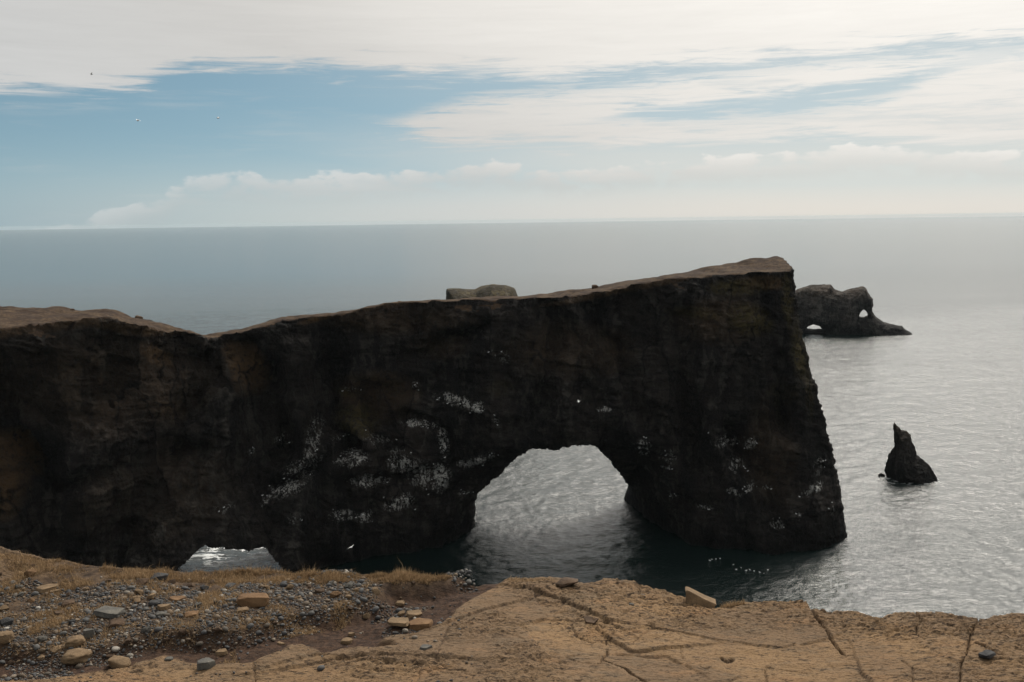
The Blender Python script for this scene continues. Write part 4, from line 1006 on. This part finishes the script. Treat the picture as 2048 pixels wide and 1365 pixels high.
# ---------------------------------------------------------------- dry grass
def grass_mat():
    m, nt = mat_new('dry_grass'); t = NT(nt)
    tn = t.attr('tone')
    cr = t.n('ShaderNodeValToRGB'); t.link(tn, cr.inputs[0]); e = cr.color_ramp.elements
    e[0].color = (0.10, 0.064, 0.036, 1); e[1].color = (0.42, 0.30, 0.18, 1)
    for p_, c_ in ((.3, (0.19, 0.124, 0.068, 1)), (.7, (0.30, 0.205, 0.115, 1))): el = e.new(p_); el.color = c_
    b = t.n('ShaderNodeBsdfDiffuse'); tr = t.n('ShaderNodeBsdfTranslucent'); mx = t.n('ShaderNodeMixShader')
    t.link(cr.outputs[0], b.inputs[0]); t.link(cr.outputs[0], tr.inputs[0]); mx.inputs[0].default_value = .35
    t.link(b.outputs[0], mx.inputs[1]); t.link(tr.outputs[0], mx.inputs[2])
    o = t.n('ShaderNodeOutputMaterial'); t.link(mx.outputs[0], o.inputs[0])
    return m
M_GRASS = grass_mat()
GR = [  # px polygon, blades, length m, clumpiness threshold
    ([(110, 1132), (300, 1136), (420, 1134), (540, 1130), (600, 1142), (760, 1148), (900, 1152), (970, 1160), (960, 1172), (880, 1180), (800, 1196), (700, 1186), (560, 1186), (420, 1178), (260, 1180), (120, 1168)], 30000, .040, -.20),
    ([(110, 1132), (300, 1137), (540, 1132), (600, 1143), (760, 1150), (900, 1154), (985, 1166), (960, 1172), (760, 1168), (540, 1156), (300, 1158), (120, 1150)], 26000, .046, -.9),
    ([(560, 1150), (760, 1155), (860, 1165), (860, 1192), (700, 1186), (560, 1180)], 12000, .036, -.5),
    ([(740, 1152), (860, 1150), (930, 1162), (890, 1185), (800, 1192), (720, 1182)], 8000, .038, -.5),
    ([(470, 1140), (545, 1138), (550, 1154), (480, 1156)], 3000, .040, -.5),
    ([(-60, 1150), (120, 1140), (200, 1180), (120, 1215), (-60, 1200)], 9000, .032, -.1),
    ([(50, 1240), (80, 1215), (150, 1222), (160, 1250), (110, 1275), (60, 1290)], 4500, .034, -.15),
    ([(390, 1215), (430, 1205), (450, 1235), (410, 1245)], 1800, .034, -.3), ([(250, 1185), (320, 1190), (310, 1205), (260, 1202)], 900, .03, -.2),
    ([(-60, 1180), (760, 1180), (700, 1250), (400, 1300), (-60, 1320)], 16000, .026, .05), ([(560, 1215), (700, 1225), (690, 1255), (560, 1280), (500, 1265)], 3500, .026, -.1),
    ([(1432, 1204), (1470, 1199), (1490, 1208), (1450, 1212)], 700, .028, -.9), ([(430, 1315), (470, 1305), (480, 1330), (450, 1338)], 500, .026, -.5), ([(1010, 1168), (1100, 1166), (1110, 1178), (1020, 1182)], 900, .018, -.2)]
allV, allF, allT = [], [], []
off = 0
for poly, nb, ln, thr in GR:
    P = gpl(poly); pa = np.array(P)
    m_ = nb * 4
    x = rng.uniform(pa[:, 0].min(), pa[:, 0].max(), m_); y = rng.uniform(pa[:, 1].min(), pa[:, 1].max(), m_)
    cl = fbm(x * 7, y * 7, 0 * x + 2, 4, .6, 1)
    k_ = inside(x, y, P) & (cl > thr + .3 * (rng.random(m_) - .5)) & (y < yedge(x) - .005)
    x, y, cl = x[k_][:nb], y[k_][:nb], cl[k_][:nb]; n = len(x)
    z = ground_h(x, y)
    L = .46 * ln * rng.lognormal(-.05, .42, n) * np.clip(1 + 1.3 * cl, .35, 1.7)
    a = rng.uniform(0, 2 * math.pi, n); lean = np.abs(rng.normal(.75, .45, n)); lean = np.clip(lean, 0, 1.45)
    a = np.where(rng.random(n) < .5, rng.normal(.4, .9, n), a)          # wind lay
    w = rng.uniform(.0007, .0016, n)
    ux, uy = np.cos(a), np.sin(a); sx, sy = -uy, ux
    def pt(fr, le, wd):
        hx = L * fr * np.sin(le); hz = L * fr * np.cos(le)
        return np.stack([x + ux * hx + sx * wd, y + uy * hx + sy * wd, z - .002 + hz], -1)
    l1 = lean * .6
    v = np.stack([pt(0, l1, -w), pt(0, l1, w), pt(.55, l1, w * .8), pt(.55, l1, -w * .8)], 1)
    tip = (v[:, 2] + v[:, 3]) / 2 + np.stack([ux * L * .45 * np.sin(lean * 1.35), uy * L * .45 * np.sin(lean * 1.35), L * .45 * np.cos(lean * 1.35)], -1)
    v = np.concatenate([v, tip[:, None]], 1)
    b0 = off + np.arange(n)[:, None] * 5
    allV.append(v.reshape(-1, 3)); allF.append(np.concatenate([b0 + np.array([[0, 1, 2]]), b0 + np.array([[0, 2, 3]]), b0 + np.array([[3, 2, 4]])]))
    allT.append(np.repeat(np.clip(.5 + .25 * rng.normal(size=n) + .3 * cl, 0, 1), 5)); off += n * 5
grass = mesh_np('dry_grass', np.concatenate(allV), np.concatenate(allF), M_GRASS, attrs={'tone': np.concatenate(allT)})
tag(grass, 'straw-coloured dry grass along the bank and rim', 'grass', kind='stuff')

# ---------------------------------------------------------------- boulders on the ridge and seabirds
def ridge_boulder(px, py, r, label):
    d = ray(px, py); q = at_y(px, py, 205)
    y = float(Sf(q[0])) - 1.0
    for _ in range(4): q = at_y(px, py, y); y = float(Sf(q[0])) - .8
    me = rock_mesh(90 + int(px), r, r * .8, r * .75, 'block'); me.materials.append(S_BROWN)
    o = bpy.data.objects.new('boulder', me); COL.objects.link(o); o.location = (q[0], y, float(zS(q[0])) + r * .35)
    tag(o, label, 'boulder', 'boulders on the cliff top')
ridge_boulder(1190, 575, .75, 'dark boulder on the skyline of the rising arch ridge')
ridge_boulder(278, 638, .85, 'brown boulder on the cliff top at the left of the saddle')
ridge_boulder(800, 606, .6, 'small boulder on the ridge left of the flat-topped islet')
ridge_boulder(146, 621, .6, 'small boulder on the left headland top')

def bird_mesh(flying):
    bm = bmesh.new()
    def ell(c, s, sub=2):
        r = bmesh.ops.create_icosphere(bm, subdivisions=sub, radius=1)
        for v in r['verts']: v.co = Vector((v.co.x * s[0], v.co.y * s[1], v.co.z * s[2])) + Vector(c)
    ell((0, 0, .11), (.21, .10, .10)); ell((.19, 0, .22), (.07, .06, .065))
    def tri(*p): bm.faces.new([bm.verts.new(v) for v in p])
    tri((.25, -.015, .22), (.25, .015, .22), (.33, 0, .205)); tri((-.18, -.05, .12), (-.18, .05, .12), (-.36, 0, .12))
    if flying:
        for s in (-1, 1):
            tri((.08, .06 * s, .14), (-.10, .06 * s, .14), (-.03, .34 * s, .24)); tri((.08, .06 * s, .14), (-.03, .34 * s, .24), (.09, .34 * s, .25))
            tri((.09, .34 * s, .25), (-.03, .34 * s, .24), (-.10, .66 * s, .17))
    me = bpy.data.meshes.new('seabird'); bm.to_mesh(me); bm.free()
    return me
mb, nt = mat_new('white_plumage'); t = NT(nt); _z = t.sep(t.n('ShaderNodeTexCoord').outputs['Object'])
t.principled(t.mix(t.ss(_z[0], -.05, -.12), (.78, .77, .74, 1), (.35, .36, .38, 1)), .7, None, .2)
me_s, me_f = bird_mesh(False), bird_mesh(True); me_s.materials.append(mb); me_f.materials.append(mb)
def bird(me, loc, rot, label, group):
    o = bpy.data.objects.new('seabird', me); COL.objects.link(o); o.location = loc; o.rotation_euler = rot
    tag(o, label, 'bird', group)
# nesting birds: on the wall itself, where the droppings are thickest
pool = arch_v[(arch_v[:, 1] < 232)]
ppx, ppy = px_of(pool)
vis = pool[:, 1] - np.array([Yf2[min(max(int((a - gx[0]) / H), 0), len(gx) - 1), min(max(int((b - gz[0]) / H), 0), len(gz) - 1)] for a, b in zip(pool[:, 0], pool[:, 2])])
pool_i = np.where(vis < 2.0)[0]
spots = []
for i, (cx, cy, rx, ry, sl, st) in enumerate(GUANO):
    for _ in range(3 if st > .6 else 2):
        tx = cx + rng.uniform(-1.1, 1.1) * rx; ty = cy + sl * (tx - cx) + rng.uniform(-1, 1) * ry
        j = pool_i[np.argmin((ppx[pool_i] - tx) ** 2 + (ppy[pool_i] - ty) ** 2)]
        q = pool[j]; bird(me_s, (q[0], q[1] - .18, q[2] + .05), (0, 0, rng.uniform(-3, 3)), 'white seabird perched on the dark arch wall', 'seabirds on the arch wall')
for a, b in [(1424, 1120), (1432, 1119), (1440, 1118), (1420, 1122), (1466, 1131), (1472, 1140), (1482, 1137), (1492, 1142), (1500, 1141), (1508, 1143), (1520, 1146), (1528, 1148), (1536, 1141)]:
    q = at_z(a, b, 0.0); bird(me_s, (q[0], q[1], -.05), (0, 0, rng.uniform(-3, 3)), 'white seabird floating in the shadowed water below the arch', 'seabirds on the water')
for a, b, Yb_, lb in [(275, 243, 150, 'tiny gull gliding, left one of two in the blue sky'), (436, 238, 160, 'tiny gull gliding, right one of two in the blue sky'), (183, 150, 190, 'tiny gull high up against the white cloud'), (703, 1096, 150, 'white gull flying low before the left pillar'), (1157, 805, 170, 'white gull flying above the arch opening'), (700, 660, 0, None)]:
    if lb:
        q = at_y(a, b, Yb_); bird(me_f, q, (.3, rng.uniform(-.2, .2), rng.uniform(-3, 3)), lb, 'gulls in flight')

# ---------------------------------------------------------------- sea haze
bm = bmesh.new(); bmesh.ops.create_cube(bm, size=1)
for v in bm.verts: v.co = Vector((v.co.x * 54000, v.co.y * 54000, -6 if v.co.z < 0 else 76))
me = bpy.data.meshes.new('haze'); bm.to_mesh(me); bm.free()
mh, nt = mat_new('sea_air'); t = NT(nt)
pv = t.n('ShaderNodeVolumePrincipled'); pv.inputs['Color'].default_value = (.66, .77, .82, 1); pv.inputs['Density'].default_value = 2.2e-5
oo = t.n('ShaderNodeOutputMaterial'); t.link(pv.outputs[0], oo.inputs['Volume'])
me.materials.append(mh)
hz_o = bpy.data.objects.new('haze', me); COL.objects.link(hz_o)
tag(hz_o, 'thin pale sea haze', 'haze', kind='stuff')
